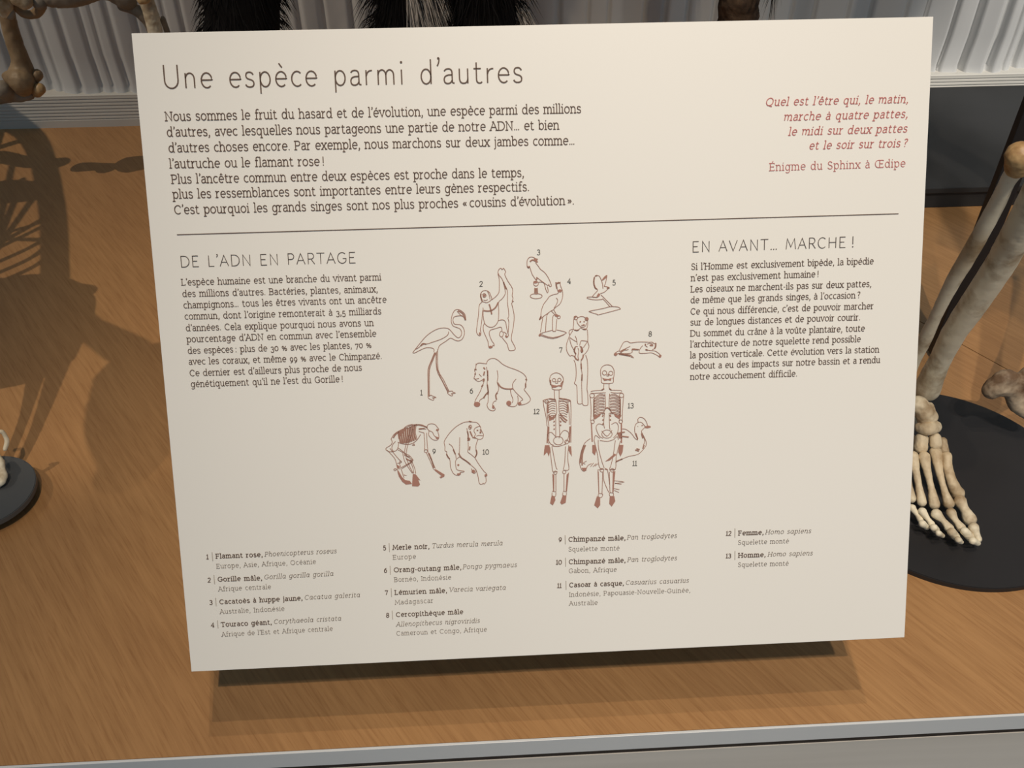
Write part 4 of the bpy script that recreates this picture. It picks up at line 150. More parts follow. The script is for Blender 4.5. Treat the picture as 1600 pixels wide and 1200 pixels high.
BONES = {'tibia':[[(0.40699,0.612,0.65269,0.01223),(0.40523,0.609,0.67212,0.01074),(0.40384,0.605,0.69396,0.00959),(0.40008,0.595,0.73025,0.01041),(0.39927,0.585,0.76428,0.01115),(0.39801,0.575,0.79634,0.01128),(0.39534,0.565,0.8266,0.01164),(0.38828,0.55,0.86367,0.01154),(0.37791,0.53,0.91506,0.01254),(0.37082,0.515,0.94767,0.01845),(0.37016,0.51,0.96065,0.02064)]],
'fibula':[[(0.37856,0.6,0.66103,0.00806),(0.37697,0.6,0.69076,0.00606),(0.37498,0.592,0.72696,0.00583),(0.37134,0.583,0.75928,0.00506),(0.36765,0.572,0.79965,0.0059),(0.36566,0.563,0.82622,0.00621),(0.36175,0.552,0.85385,0.00623),(0.35735,0.54,0.88702,0.0057),(0.35193,0.53,0.90934,0.00527),(0.35016,0.523,0.92522,0.0067),(0.34711,0.52,0.93316,0.00661)]],
'talus':[[(0.37827,0.57154,0.672,0.00779),(0.38285,0.56733,0.666,0.0084),(0.38561,0.56557,0.66,0.00783)],[(0.38715,0.57001,0.67,0.0042),(0.39004,0.56561,0.662,0.00541)]],
'calcaneus':[[(0.39197,0.59141,0.635,0.008),(0.38664,0.60961,0.63,0.01049),(0.38081,0.62505,0.628,0.01065)]],
'navicular':[[(0.38021,0.56081,0.655,0.00481),(0.38466,0.55592,0.658,0.00598),(0.39363,0.56086,0.655,0.00542)]],
'cuneiform':[[(0.38137,0.55484,0.647,0.00575),(0.3797,0.54889,0.643,0.00574)],[(0.39247,0.554,0.648,0.0052),(0.39207,0.5493,0.645,0.00519)],[(0.40306,0.55755,0.64,0.00387),(0.40328,0.55009,0.635,0.00413)]],
'cuboid':[[(0.37776,0.56364,0.64,0.00388),(0.37461,0.55376,0.636,0.00414)]],
'metatarsal':[[(0.36461,0.54049,0.64,0.00345),(0.36357,0.52495,0.629,0.00286),(0.36527,0.51382,0.618,0.004)],[(0.37113,0.54164,0.64,0.00461),(0.37185,0.53213,0.63267,0.00345),(0.37259,0.52271,0.62533,0.00298),(0.37286,0.50983,0.618,0.00427)],[(0.38008,0.5404,0.64,0.00518),(0.38103,0.53015,0.63267,0.00333),(0.38199,0.51857,0.62533,0.00297),(0.38217,0.50648,0.618,0.00483)],[(0.3919,0.54506,0.64,0.0055),(0.39101,0.52886,0.63267,0.00333),(0.39188,0.51514,0.62533,0.00296),(0.39445,0.50652,0.618,0.00483)],[(0.39915,0.54011,0.64,0.00461),(0.39917,0.5299,0.63267,0.00431),(0.40175,0.52112,0.62533,0.00487),(0.40638,0.51733,0.618,0.00632)]],
'phalanx':[[(0.40369,0.50709,0.62,0.00536),(0.40569,0.50043,0.617,0.00401),(0.40766,0.49246,0.614,0.00585)],[(0.40309,0.47879,0.62,0.00444),(0.40438,0.47451,0.617,0.00313),(0.40592,0.47155,0.614,0.00313)],[(0.39114,0.49515,0.62,0.00424),(0.39346,0.48931,0.617,0.00264),(0.39684,0.48346,0.614,0.00395)],[(0.39414,0.47526,0.62,0.00364),(0.40029,0.47386,0.614,0.00365)],[(0.39675,0.4652,0.62,0.00309),(0.40376,0.46705,0.614,0.00233)],[(0.37843,0.49446,0.62,0.0045),(0.38317,0.48919,0.617,0.00264),(0.38685,0.48401,0.614,0.00395)],[(0.38349,0.47517,0.62,0.00364),(0.38883,0.47448,0.614,0.00339)],[(0.38546,0.46713,0.62,0.00284),(0.39083,0.46907,0.614,0.00208)],[(0.36786,0.49781,0.62,0.00371),(0.37104,0.4926,0.617,0.00222),(0.37401,0.4888,0.614,0.00291)],[(0.37078,0.48056,0.62,0.00313),(0.37528,0.48261,0.614,0.00315)],[(0.37208,0.47447,0.62,0.00259),(0.37841,0.47639,0.614,0.00199)],[(0.36093,0.50238,0.62,0.0032),(0.36387,0.49783,0.617,0.00213),(0.36653,0.49402,0.614,0.00266)],[(0.36293,0.48504,0.62,0.00314),(0.3687,0.48568,0.614,0.00237)]],
'heel_bone':[[(0.45813,0.6,0.6594,0.0085),(0.46392,0.6,0.66443,0.01017),(0.47707,0.6,0.65999,0.01021),(0.48606,0.595,0.64484,0.00857),(0.49767,0.59,0.63874,0.00801)],[(0.46167,0.6,0.66755,0.00789),(0.46682,0.6,0.67255,0.00842),(0.47873,0.6,0.66823,0.00789),(0.48995,0.6,0.67219,0.01124)]],
'ape_thigh':[[(-0.51103,1.12,0.84765,0.01149),(-0.51541,1.12,0.82287,0.00948),(-0.51811,1.12,0.80468,0.00958),(-0.51938,1.12,0.78832,0.01005),(-0.51929,1.12,0.76697,0.01056),(-0.52103,1.12,0.753,0.01368),(-0.52547,1.12,0.74205,0.01759)],[(-0.53645,1.11,0.74827,0.00681),(-0.52183,1.11,0.74319,0.01519),(-0.52825,1.12,0.7293,0.01079)]],
'ape_kneecap':[[(-0.5063,1.12,0.74556,0.00726),(-0.5131,1.12,0.73857,0.00614)]],
'ape_knob':[[(-0.50446,1.11,0.73242,0.00727),(-0.51358,1.12,0.72327,0.00619)]],
'ape_shin':[[(-0.54783,1.11,0.73268,0.01145),(-0.54354,1.12,0.71995,0.00774),(-0.533,1.12,0.71969,0.00775),(-0.52492,1.12,0.72112,0.0062),(-0.5736,1.12,0.7207,0.01237)]],
'ape_pelvis':[[(-0.51517,1.1,0.84418,0.01419),(-0.50728,1.1,0.83493,0.00999),(-0.50882,1.1,0.82646,0.00646)]],
'ape_pelvis2':[[(-0.48915,1.1,0.84298,0.00995),(-0.48362,1.1,0.83868,0.00927)]],
'ape_small':[[(-0.50446,1.1,0.82281,0.00468),(-0.50184,1.1,0.82632,0.00431)]],
'ape_blade':[[(-0.50425,1.12,0.82625,0.00437),(-0.49933,1.12,0.81965,0.00512),(-0.49174,1.12,0.8166,0.00513),(-0.48246,1.12,0.81859,0.00585),(-0.47586,1.12,0.82569,0.00656)]],
'ape_joint':[[(-0.47164,1.11,0.83348,0.00865),(-0.4698,1.12,0.83559,0.0087)]],
'ape_long':[[(-0.46562,1.12,0.83976,0.01446),(-0.45102,1.12,0.83878,0.01592),(-0.43108,1.12,0.84123,0.01663),(-0.40804,1.12,0.84714,0.01586),(-0.39077,1.12,0.84542,0.01589),(-0.37925,1.12,0.83528,0.01454),(-0.37719,1.12,0.82951,0.01095)]],
'ape_fore':[[(-0.38589,1.12,0.82392,0.00513),(-0.37372,1.12,0.82078,0.00661),(-0.36513,1.12,0.81478,0.00737),(-0.36012,1.12,0.80289,0.00594),(-0.35908,1.12,0.78637,0.006),(-0.36604,1.12,0.73984,0.00616)]],
'ape_fore2':[[(-0.3534,1.105,0.84144,0.01005),(-0.35095,1.105,0.82864,0.00868),(-0.35026,1.105,0.81421,0.00876),(-0.35064,1.105,0.79806,0.00885),(-0.35251,1.105,0.76942,0.00975),(-0.3576,1.11,0.72799,0.01156)]],
'ape_fore3':[[(-0.34339,1.12,0.80846,0.0037),(-0.34146,1.12,0.79203,0.00374),(-0.34237,1.12,0.76296,0.00456)]],
'ape_cap':[[(-0.35298,1.09,0.8404,0.00426),(-0.34705,1.09,0.84168,0.00497)]],
'hand_ring':[[(-0.41079,0.60294,0.65,0.00192),(-0.40586,0.60424,0.65,0.00192),(-0.4042,0.60374,0.645,0.0021),(-0.40362,0.6017,0.64,0.00221),(-0.40555,0.59743,0.635,0.0021)]],
'hand':[[(-0.41519,0.59513,0.63,0.00387),(-0.4081,0.5871,0.63,0.00385),(-0.40606,0.58172,0.626,0.00329),(-0.4037,0.57748,0.624,0.00329),(-0.40413,0.57194,0.622,0.00327),(-0.4091,0.57036,0.62,0.00382)],[(-0.41384,0.5758,0.624,0.00492),(-0.41046,0.58046,0.626,0.00438)]],
'cast_mass':[[(-0.6985,0.7593,0.9,0.05),(-0.6787,0.7891,0.9,0.04),(-0.6461,0.8034,0.9,0.03),(-0.612,0.794,0.9,0.022),(-0.5938,0.8005,0.9,0.012)],[(-0.6937,0.7795,0.9,0.05),(-0.6511,0.7618,0.9,0.045),(-0.6218,0.7653,0.9,0.035),(-0.5929,0.7536,0.9,0.02)],[(-0.6485,0.6857,0.9,0.035),(-0.6181,0.6796,0.9,0.022),(-0.6014,0.6804,0.9,0.015)],[(-0.6709,0.7004,0.9,0.05),(-0.6465,0.7129,0.9,0.045),(-0.6169,0.7113,0.9,0.035),(-0.6034,0.7344,0.9,0.022),(-0.6095,0.7749,0.9,0.02),(-0.5918,0.7844,0.9,0.012),(-0.5806,0.7529,0.9,0.008),(-0.5793,0.7186,0.9,0.007),(-0.589,0.6959,0.9,0.015)]],
'cast_rib':[[(-0.7254,0.9045,0.9,0.004),(-0.7144,0.9115,0.9,0.004),(-0.6857,0.9279,0.9,0.004),(-0.6659,0.9493,0.9,0.0045)],[(-0.7166,0.8794,0.9,0.004),(-0.7057,0.8861,0.9,0.004),(-0.6815,0.9148,0.9,0.004),(-0.6627,0.9385,0.9,0.0045)],[(-0.7073,0.8528,0.9,0.004),(-0.6965,0.8592,0.9,0.004),(-0.6722,0.8855,0.9,0.004),(-0.6552,0.9133,0.9,0.0045)],[(-0.7003,0.8329,0.9,0.004),(-0.6896,0.8391,0.9,0.004),(-0.6656,0.8646,0.9,0.004),(-0.6513,0.9005,0.9,0.0045)],[(-0.6943,0.8159,0.9,0.004),(-0.6837,0.8219,0.9,0.004),(-0.6595,0.8455,0.9,0.004),(-0.6438,0.8754,0.9,0.0045)]],
'cast_long':[[(-0.8256,1.1019,0.9,0.018),(-0.7746,1.0877,0.9,0.014),(-0.7306,1.0694,0.9,0.012),(-0.6988,1.0692,0.9,0.013)],[(-0.7896,1.0048,0.9,0.03),(-0.7455,1.0024,0.9,0.028),(-0.7087,1.0004,0.9,0.022),(-0.6949,1.0025,0.9,0.018)]]}
FURB = {'leg_a':[[(-0.20892,1,1.0559,0.05438),(-0.20941,0.98,0.99335,0.05018),(-0.20397,0.95,0.93508,0.0385),(-0.2104,0.95,0.88789,0.0386),(-0.21868,0.95,0.85034,0.03835),(-0.23461,0.95,0.78314,0.03679),(-0.2514,0.95,0.70936,0.03507)],[(-0.25655,0.95,0.6898,0.02982),(-0.2612,0.95,0.66563,0.02883)],[(-0.25803,0.93,0.6652,0.02133),(-0.25246,0.9,0.6688,0.01805)]],
'leg_b':[[(-0.04035,1,1.0187,0.05344),(-0.0468,0.95,0.94391,0.03491),(-0.05363,0.95,0.88486,0.0289),(-0.05905,0.95,0.84691,0.02967),(-0.06831,0.95,0.7789,0.02971),(-0.07836,0.95,0.68831,0.02863),(-0.08136,0.95,0.65144,0.02489)],[(0.01901,1,1.01805,0.05362),(0.02181,0.95,0.94282,0.03989),(0.02427,0.95,0.88335,0.03408),(0.02481,0.95,0.8451,0.03371),(0.02488,0.95,0.77653,0.03259),(0.02325,0.95,0.68518,0.03024),(0.02258,0.95,0.64803,0.02504)],[(-0.04035,1,1.0187,0.05344),(-0.00394,1.02,1.03535,0.06572),(0.01901,1,1.01805,0.05362)]],
'trunk':[[(0.27169,1.02,1.09299,0.02201),(0.28605,1.02,0.97767,0.02273),(0.30105,1.02,0.85323,0.02269),(0.30637,1.02,0.81146,0.02331),(0.31793,1.02,0.72062,0.02467),(0.32631,1.02,0.6355,0.03),(0.32631,1.02,0.63,0.03)]],
'tail':[[(0.3018,0.96,1.05793,0.00509),(0.31137,0.96,0.96392,0.00486),(0.31663,0.96,0.89304,0.0032),(0.31529,0.96,0.87927,0.00194)]]}
# ---------------- setting ----------------
def struct(o): o['kind'] = 'structure'; return o
struct(box('floor', -4, 4, -3, 3, -0.05, 0.0, M['floor']))
# draped wall: folds of plaster drapery running straight down to the ledge
creases = [(-0.6601,0.0077,0.0054,1),(-0.6146,0.0068,0.0048,-1),(-0.5731,0.0077,0.006,1),(-0.5573,0.0043,0.0042,1),(-0.5289,0.0077,0.006,-1),(-0.5013,0.0051,0.0048,1),(-0.4854,0.0043,0.0036,1),(-0.4636,0.0077,0.006,-1),(-0.4333,0.0052,0.0054,1),(-0.4131,0.0069,0.006,-1),(-0.3945,0.0043,0.0042,1),(-0.3717,0.006,0.0048,-1),(-0.3336,0.0069,0.0054,1),(-0.274,0.0069,0.0054,1),(-0.2141,0.0078,0.006,-1),(-0.1841,0.0069,0.0054,1),(-0.1453,0.0078,0.006,1),(-0.1108,0.0061,0.0048,-1),(-0.0588,0.007,0.0068,1),(0.0022,0.007,0.0068,1),(0.0635,0.007,0.0068,-1),(0.1339,0.007,0.0076,1),(0.1754,0.0035,0.0059,1),(0.2038,0.0035,0.0076,-1),(0.2527,0.0035,0.0068,1),(0.2804,0.0062,0.0085,-1),(0.3117,0.0053,0.0068,1),(0.3476,0.0053,0.0076,1),(0.4287,0.0044,0.0068,-1),(0.4577,0.0031,0.0068,1),(0.4922,0.0036,0.0085,-1),(0.535,0.0031,0.0076,1),(0.567,0.0036,0.0085,1),(0.6137,0.0036,0.0085,-1),(0.6477,0.0036,0.0085,1),(0.6883,0.0036,0.0085,-1),(0.7207,0.0072,0.0119,1),(0.7587,0.0099,0.011,-1),(0.7829,0.0036,0.0068,1),(0.8015,0.0081,0.0102,1),(0.8426,0.0081,0.0085,-1),(0.8894,0.0073,0.0085,1)]
def fold_depth(x):
    # flat bands between soft ridges; every crease drops away sharply on one side
    d = 0.0
    for (cx, wd, dp, sgn) in creases:
        u = (x - cx) / wd
        if -1 < u < 1:
            k = (1 - abs(u)) ** 2 * (3 - 2 * (1 - abs(u)))
            d += dp * k * (1.0 if u * sgn > 0 else 0.55 + 0.45 * k)
    d += 0.006 * math.sin(x * 31 + 1.3 * math.sin(x * 9)) + 0.003 * math.sin(x * 77 + 2)
    return d
xs = []; x = -2.2
while x < 2.4: xs.append(x); x += 0.0022 if -1.1 < x < 1.1 else 0.008
v = []; f = []
zs = [0.6465, 0.656, 0.70, 0.9, 1.4, 2.2, 3.0]
for j, zz in enumerate(zs):
    for i, x in enumerate(xs):
        fl = {0: -0.003, 1: 0.0}.get(j, 0.0)
        sw = 0.004 * math.sin(zz * 5 + x * 11) if j > 1 else 0
        v.append((x + 0.006 * math.sin(zz * 3.1 + x * 17) * (zz - 0.65), 1.292 + fold_depth(x) + fl + sw, zz))
n = len(xs)
for j in range(len(zs) - 1):
    for i in range(n - 1): f.append((j*n+i, j*n+i+1, (j+1)*n+i+1, (j+1)*n+i))
wall = struct(pyd('wall_back', v, f, M['plaster'], smooth=True))
struct(box('wall_backing', -2.2, 2.4, 1.36, 1.40, 0.0, 3.0, M['plaster'])).name = 'trim_2'
# ledge with a ribbed front
prof = [(1.36, 0.600), (1.2795, 0.600), (1.2795, 0.6105)]
z = 0.6105
for k in range(7):
    prof += [(1.2808, z + 0.0008), (1.2808, z + 0.0014), (1.2796, z + 0.0022), (1.2800, z + 0.0046)]; z += 0.0049
prof += [(1.2800, 0.6462), (1.2815, 0.6472), (1.36, 0.6472)]
v = []; f = []; m = len(prof)
for X in (-2.2, 2.4):
    for (yy, zz) in prof: v.append((X, yy, zz))
for i in range(m): f.append((i, (i+1) % m, m + (i+1) % m, m + i))
f.append(tuple(range(m))); f.append(tuple(reversed(range(m, 2*m))))
struct(pyd('baseboard_back', v, f, M['ledge']))
# ---------------- display platform ----------------
X0, X1, Y0, Y1 = -1.6, 1.9, 0.3272, 1.36
plat = empty('display_platform', (0.1, 0.8, 0))
tag(plat, 'wooden display platform with a white front edge, under the panel and the bones', 'platform')
dirv = Vector((0.5793, -0.8151)); nrm = Vector((0.8151, 0.5793)); j0 = Vector((0.476, 0.777)).dot(nrm)
def clip(poly, c, keep):
    out = []
    for i in range(len(poly)):
        a, b = poly[i], poly[(i+1) % len(poly)]; da, db = (a.dot(nrm) - c) * keep, (b.dot(nrm) - c) * keep
        if da >= 0: out.append(a)
        if da * db < 0: out.append(a + (b - a) * (da / (da - db)))
    return out
rect = [Vector((X0, Y0)), Vector((X1, Y0)), Vector((X1, Y1)), Vector((X0, Y1))]
cuts = [-9, j0 - 1.25, j0, j0 + 1.25, 9]
for i in range(4):
    p = clip(clip(rect, cuts[i] + 0.0006, 1), cuts[i+1] - 0.0006, -1)
    if len(p) < 3: continue
    k = len(p); v = [(q.x, q.y, DECK - 0.018) for q in p] + [(q.x, q.y, DECK) for q in p]
    f = [tuple(reversed(range(k))), tuple(range(k, 2*k))] + [(a, (a+1) % k, k + (a+1) % k, k + a) for a in range(k)]
    pyd('board', v, f, M['wood'], plat, True)
box('substructure', X0, X1, 0.3362, 1.36, 0.50, DECK - 0.0185, M['under'], plat, True)
box('edge_trim', X0, X1, 0.3250, 0.3269, 0.5812, 0.6003, M['white_metal'], plat, True, 0.0003)['label'] = 'white lacquered edge strip'
fp = box('front_panel', X0, X1, 0.3262, 0.3300, 0.0, 0.5735, M['front'], plat, True); fp['label'] = 'off-white front panel below the edge strip'
box('gap_shade', X0, X1, 0.3268, 0.336, 0.5737, 0.5810, M['under'], plat, True)  # dark strip filling the recess, coloured as the shade inside it
# dark low slab at the rear right
slab = empty('low_plinth', (0.95, 1.13, DECK)); tag(slab, 'low charcoal plinth slab against the draped wall, behind the leg bones', 'plinth')
box('slab_body', 0.40, 1.55, 1.000, 1.278, DECK, 0.622, M['slab'], slab, True, 0.001)
box('slab_top', 0.398, 1.552, 0.996, 1.2785, 0.6222, 0.630, M['slab'], slab, True, 0.001)
# ---------------- information panel ----------------
TILT = math.radians(-31.567)
PO = Vector((-0.18071, 0.33079, 0.69738)); PW, PH = 0.45, 0.37702
panel = empty('information_panel', PO, (TILT, 0, 0))
tag(panel, 'large tilted white museum text panel with brown lettering and line drawings', 'panel')
box('board', 0, PW, 0.0002, 0.005, 0, PH, M['board'], panel, bev=0.0002)
box('back_box', 0.05, PW - 0.05, 0.0052, 0.028, 0.08, PH - 0.06, M['post'], panel)
# a steel stem from the back box to the deck
def limb_box(name, a, b, w_, d_, mat, parent):
    a = Vector(a); b = Vector(b); t = (b - a).normalized(); s = Vector((1, 0, 0)); u = t.cross(s).normalized(); v = []
    for p in (a, b):
        for (i, j) in ((-1, -1), (1, -1), (1, 1), (-1, 1)): v.append(tuple(p + s * w_ * i + u * d_ * j))
    return pyd(name, v, [(3, 2, 1, 0), (4, 5, 6, 7), (0, 1, 5, 4), (1, 2, 6, 5), (2, 3, 7, 6), (3, 0, 4, 7)], mat, parent, True)
cxm = PO.x + PW / 2
for sx in (-0.12, 0.12):
    limb_box('stem', (cxm + sx, 0.455, 0.606), (cxm + sx, 0.475, 0.82), 0.012, 0.006, M['post'], panel)
box('foot_plate', cxm - 0.15, cxm + 0.15, 0.425, 0.50, DECK + 0.0002, 0.606, M['post'], panel, True)
# ---- stroke alphabet: x-height 100, caps 135, ascenders 150, descenders -46 ----
# each glyph: advance, strokes, slab serifs.  Stroke: list of commands
def g_ell(cx, cy, rx, ry, a0=90, a1=450):
    n = max(4, int(abs(a1 - a0) / 20)); return [(cx + rx * math.cos(math.radians(a0 + (a1-a0)*i/n)), cy + ry * math.sin(math.radians(a0 + (a1-a0)*i/n))) for i in range(n+1)]
def parse(s):
    paths = []
    for sub in s.split(';'):
        pts = []
        for tok in re.sub(r' (?=[-0-9])', ',', sub).split():
            c, a = tok[0], [float(q) for q in tok[1:].split(',')]
            if c in 'ML': pts.append((a[0], a[1]))
            elif c == 'Q':
                p0 = pts[-1]
                for i in range(1, 6):
                    u = i / 5; pts.append(((1-u)**2*p0[0] + 2*u*(1-u)*a[0] + u*u*a[2], (1-u)**2*p0[1] + 2*u*(1-u)*a[1] + u*u*a[3]))
            elif c == 'A': pts += g_ell(*a)
        if pts: paths.append(pts)
    return paths
G = {
'a': (84, 'M14,84 Q22,100 42,100 Q68,100 68,70 L68,16 Q68,2 84,3;M68,58 Q54,60 38,57 Q12,52 12,28 Q12,0 38,0 Q60,2 68,24', ''),
'b': (94, 'M16,150 L16,0;A50,50,34,50', 'M2,149 L16,149'),
'c': (82, 'A50,50,38,50,48,312', ''),
'd': (100, 'A46,50,34,50;M80,150 L80,0', 'M66,149 L80,149;M80,0 L94,0'),
'e': (92, 'M12,52 L86,52 A49,50,37,50,2,312', ''),
'f': (60, 'M64,140 Q58,150 46,150 Q26,150 26,124 L26,0;M6,97 L54,97', 'M10,0 L44,0'),
'g': (96, 'A45,50,33,50;M78,100 L78,-10 Q78,-46 46,-46 Q24,-46 14,-34', 'M78,99 L94,99'),
'h': (96, 'M18,150 L18,0;M18,62 A48,62,30,38,180,0 L78,0', 'M3,149 L18,149;M4,0 L33,0;M63,0 L93,0'),
'i': (40, 'M20,100 L20,0', 'M5,99 L20,99;M5,0 L35,0'),
'j': (40, 'M24,100 L24,-22 Q22,-46 0,-45', 'M8,99 L24,99'),
'k': (88, 'M18,150 L18,0;M74,100 L18,42;M38,60 L78,0', 'M3,149 L18,149;M4,0 L32,0;M60,99 L86,99;M64,0 L90,0'),
'l': (40, 'M20,150 L20,0', 'M5,149 L20,149;M5,0 L35,0'),
'm': (144, 'M18,100 L18,0;M18,64 A45,64,27,36,180,0 L72,0;M72,64 A99,64,27,36,180,0 L126,0', 'M3,99 L18,99;M4,0 L32,0;M58,0 L86,0;M112,0 L140,0'),
'n': (96, 'M18,100 L18,0;M18,62 A48,62,30,38,180,0 L78,0', 'M3,99 L18,99;M4,0 L33,0;M63,0 L93,0'),
'o': (96, 'A48,50,38,50', ''),
'p': (96, 'M18,100 L18,-46;A52,50,34,50', 'M3,99 L18,99;M3,-46 L34,-46'),
'q': (98, 'A46,50,34,50;M80,100 L80,-46', 'M66,-46 L96,-46'),
'r': (66, 'M18,100 L18,0;M18,58 Q26,100 60,97', 'M3,99 L18,99;M4,0 L36,0'),
's': (76, 'M64,82 Q56,100 38,100 Q14,100 14,77 Q14,57 40,51 Q66,45 66,24 Q66,0 38,0 Q16,0 10,18', ''),
't': (66, 'M24,130 L24,28 Q24,0 46,0 Q57,0 62,9;M4,98 L56,98', ''),
'u': (96, 'M18,100 L18,38 Q18,0 47,0 Q76,0 76,38;M76,100 L76,0', 'M3,99 L18,99;M61,99 L76,99;M76,0 L91,0'),
'v': (88, 'M8,100 L44,0 L80,100', 'M-4,99 L22,99;M66,99 L92,99'),
'w': (126, 'M6,100 L34,0 L63,100 L92,0 L120,100', 'M-6,99 L18,99;M108,99 L132,99'),
'x': (88, 'M12,100 L76,0;M76,100 L12,0', 'M0,99 L26,99;M64,99 L88,99;M0,0 L26,0;M62,0 L88,0'),
'y': (88, 'M8,100 L46,2;M80,100 L36,-30 Q30,-46 8,-44', 'M-4,99 L22,99;M66,99 L92,99'),
'z': (82, 'M10,98 L70,98 L8,2 L74,2', 'M10,98 L10,82;M74,2 L74,18'),
'A': (116, 'M6,0 L58,135 L110,0;M26,48 L90,48', 'M-6,0 L22,0;M94,0 L122,0;M40,134 L58,134'),
'B': (104, 'M18,0 L18,135 L54,135 A54,102,30,33,90,-90 L18,69;M54,69 A58,34.5,34,34.5,90,-90 L18,0', 'M2,0 L18,0;M2,134 L18,134'),
'C': (116, 'A64,67.5,54,67.5,46,314', 'M101,118 L101,100'),
'D': (124, 'M18,0 L18,135 L54,135 A54,67.5,60,67.5,90,-90 L18,0', 'M2,0 L18,0;M2,134 L18,134'),
'E': (100, 'M88,134 L18,134 L18,1 L90,1;M18,70 L74,70', 'M2,0 L18,0;M2,134 L18,134;M88,134 L88,116;M90,0 L90,19;M74,80 L74,58'),
'F': (94, 'M86,134 L18,134 L18,0;M18,68 L72,68', 'M2,0 L36,0;M2,134 L18,134;M86,134 L86,116;M72,78 L72,57'),
'G': (124, 'A66,67.5,56,67.5,46,330 L114.5,60 L74,60', 'M104,118 L104,100'),
'H': (122, 'M18,135 L18,0;M104,135 L104,0;M18,70 L104,70', 'M2,0 L34,0;M2,134 L34,134;M88,0 L120,0;M88,134 L120,134'),
'I': (42, 'M21,135 L21,0', 'M4,0 L38,0;M4,134 L38,134'),
'L': (90, 'M18,135 L18,1 L82,1', 'M2,0 L18,0;M2,134 L34,134;M82,0 L82,22'),
'M': (140, 'M10,0 L24,135 L70,28 L116,135 L130,0', 'M-4,0 L24,0;M116,0 L144,0;M8,134 L24,134;M116,134 L132,134'),
'N': (124, 'M20,0 L20,135 L104,0 L104,135', 'M4,0 L36,0;M4,134 L20,134;M88,134 L120,134'),
'O': (136, 'A68,67.5,58,67.5', ''),
'P': (98, 'M18,0 L18,135 L54,135 A54,99,34,36,90,-90 L18,63', 'M2,0 L36,0;M2,134 L18,134'),
'Q': (138, 'A68,67.5,58,67.5;M60,8 Q84,-18 122,-14', ''),
'R': (104, 'M18,0 L18,135 L54,135 A54,99,34,36,90,-90 L18,63;M52,63 L96,0', 'M2,0 L36,0;M2,134 L18,134;M84,0 L108,0'),
'S': (98, 'M82,110 Q72,135 48,135 Q18,135 18,103 Q18,77 50,69 Q86,61 86,34 Q86,0 50,0 Q20,0 12,28', ''),
'T': (106, 'M4,134 L102,134;M53,135 L53,0', 'M36,0 L70,0;M4,134 L4,114;M102,134 L102,114'),
'U': (124, 'M16,135 L16,52 A62,52,46,52,180,360 L108,135', 'M2,134 L30,134;M94,134 L122,134'),
'V': (110, 'M4,135 L55,0 L106,135', 'M-8,134 L20,134;M90,134 L118,134'),
'Œ': (160, 'M150,134 L66,134 A66,67.5,56,67.5,90,270 L152,1;M88,134 L88,0;M88,70 L134,70', 'M150,134 L150,118;M152,0 L152,18;M134,80 L134,58'),
'0': (92, 'A46,50,36,50', ''),
'1': (48, 'M6,84 L26,99 L26,0', 'M6,0 L46,0'),
'2': (80, 'M12,76 Q16,100 40,100 Q68,100 68,75 Q68,56 10,1 L72,1', ''),
'3': (78, 'M12,86 Q22,100 38,100 Q64,100 64,77 Q64,55 34,54 Q68,54 68,28 Q68,0 38,0 Q18,0 8,16', ''),
'4': (84, 'M56,0 L56,100 L6,28 L78,28', 'M44,0 L68,0'),
'5': (78, 'M64,99 L22,99 L17,56 Q28,62 40,62 Q68,60 68,32 Q68,0 38,0 Q18,0 10,14', ''),
'6': (82, 'M62,100 Q12,80 12,36 A41,33,29,33,180,540', ''),
'7': (76, 'M8,84 L8,99 L68,99 L30,0', ''),
'8': (84, 'A42,75,25,25;A42,26,31,26', ''),
'9': (82, 'M20,0 Q70,20 70,64 A41,67,29,33,0,360', ''),
' ': (52, '', ''), ',': (36, 'D20,6;M24,6 Q24,-16 8,-32', ''), '.': (34, 'D17,6', ''), ':': (40, 'D20,6;D20,88', ''),
'’': (32, 'D18,144;M23,144 Q24,126 9,112', ''), '!': (36, 'M18,140 L18,38;D18,6', ''), '?': (70, 'M10,122 Q18,140 36,140 Q60,140 60,116 Q60,96 32,76 L32,42;D32,6', ''),
'-': (56, 'M10,50 L46,50', ''), '«': (72, 'M34,80 L12,50 L34,20;M62,80 L40,50 L62,20', ''), '»': (72, 'M10,80 L32,50 L10,20;M38,80 L60,50 L38,20', ''),
'…': (100, 'D18,6;D50,6;D82,6', ''), '%': (116, 'A26,74,17,24;A90,24,17,24;M88,100 L28,0', ''),
}
ACC = {'é': ('e', 'M44,120 L62,142'), 'è': ('e', 'M58,120 L38,142'), 'ê': ('e', 'M32,120 L49,140 L66,120'), 'à': ('a', 'M50,120 L30,142'), 'â': ('a', 'M26,120 L43,140 L60,120'),
       'û': ('u', 'M30,120 L47,140 L64,120'), 'ô': ('o', 'M32,120 L49,140 L66,120'), 'É': ('E', 'M48,152 L68,174')}
DOTS = {'i': (20, 137), 'j': (24, 137)}
STY = {  # weight, serifs, slant, ink, y-stretch above the x-height, numerals
'title': (9.5, False, 0, 'ink', 1.62), 'body': (15.5, True, 0, 'ink', 1.0), 'quote': (16, True, 0.19, 'ink_pink', 1.0), 'source': (12.5, True, 0, 'ink_pink', 1.0),
'head': (9.2, False, 0, 'ink_head', 1.0), 'para': (16, True, 0, 'ink', 1.0), 'bold': (23, True, 0, 'ink', 1.0), 'ital': (12.5, True, 0.19, 'ink_soft', 1.0),
'thin': (12, True, 0, 'ink_soft', 1.0), 'lnum': (20, True, 0, 'ink', 1.0), 'fnum': (16, True, 0, 'ink_num', 1.0)}
PC = {}
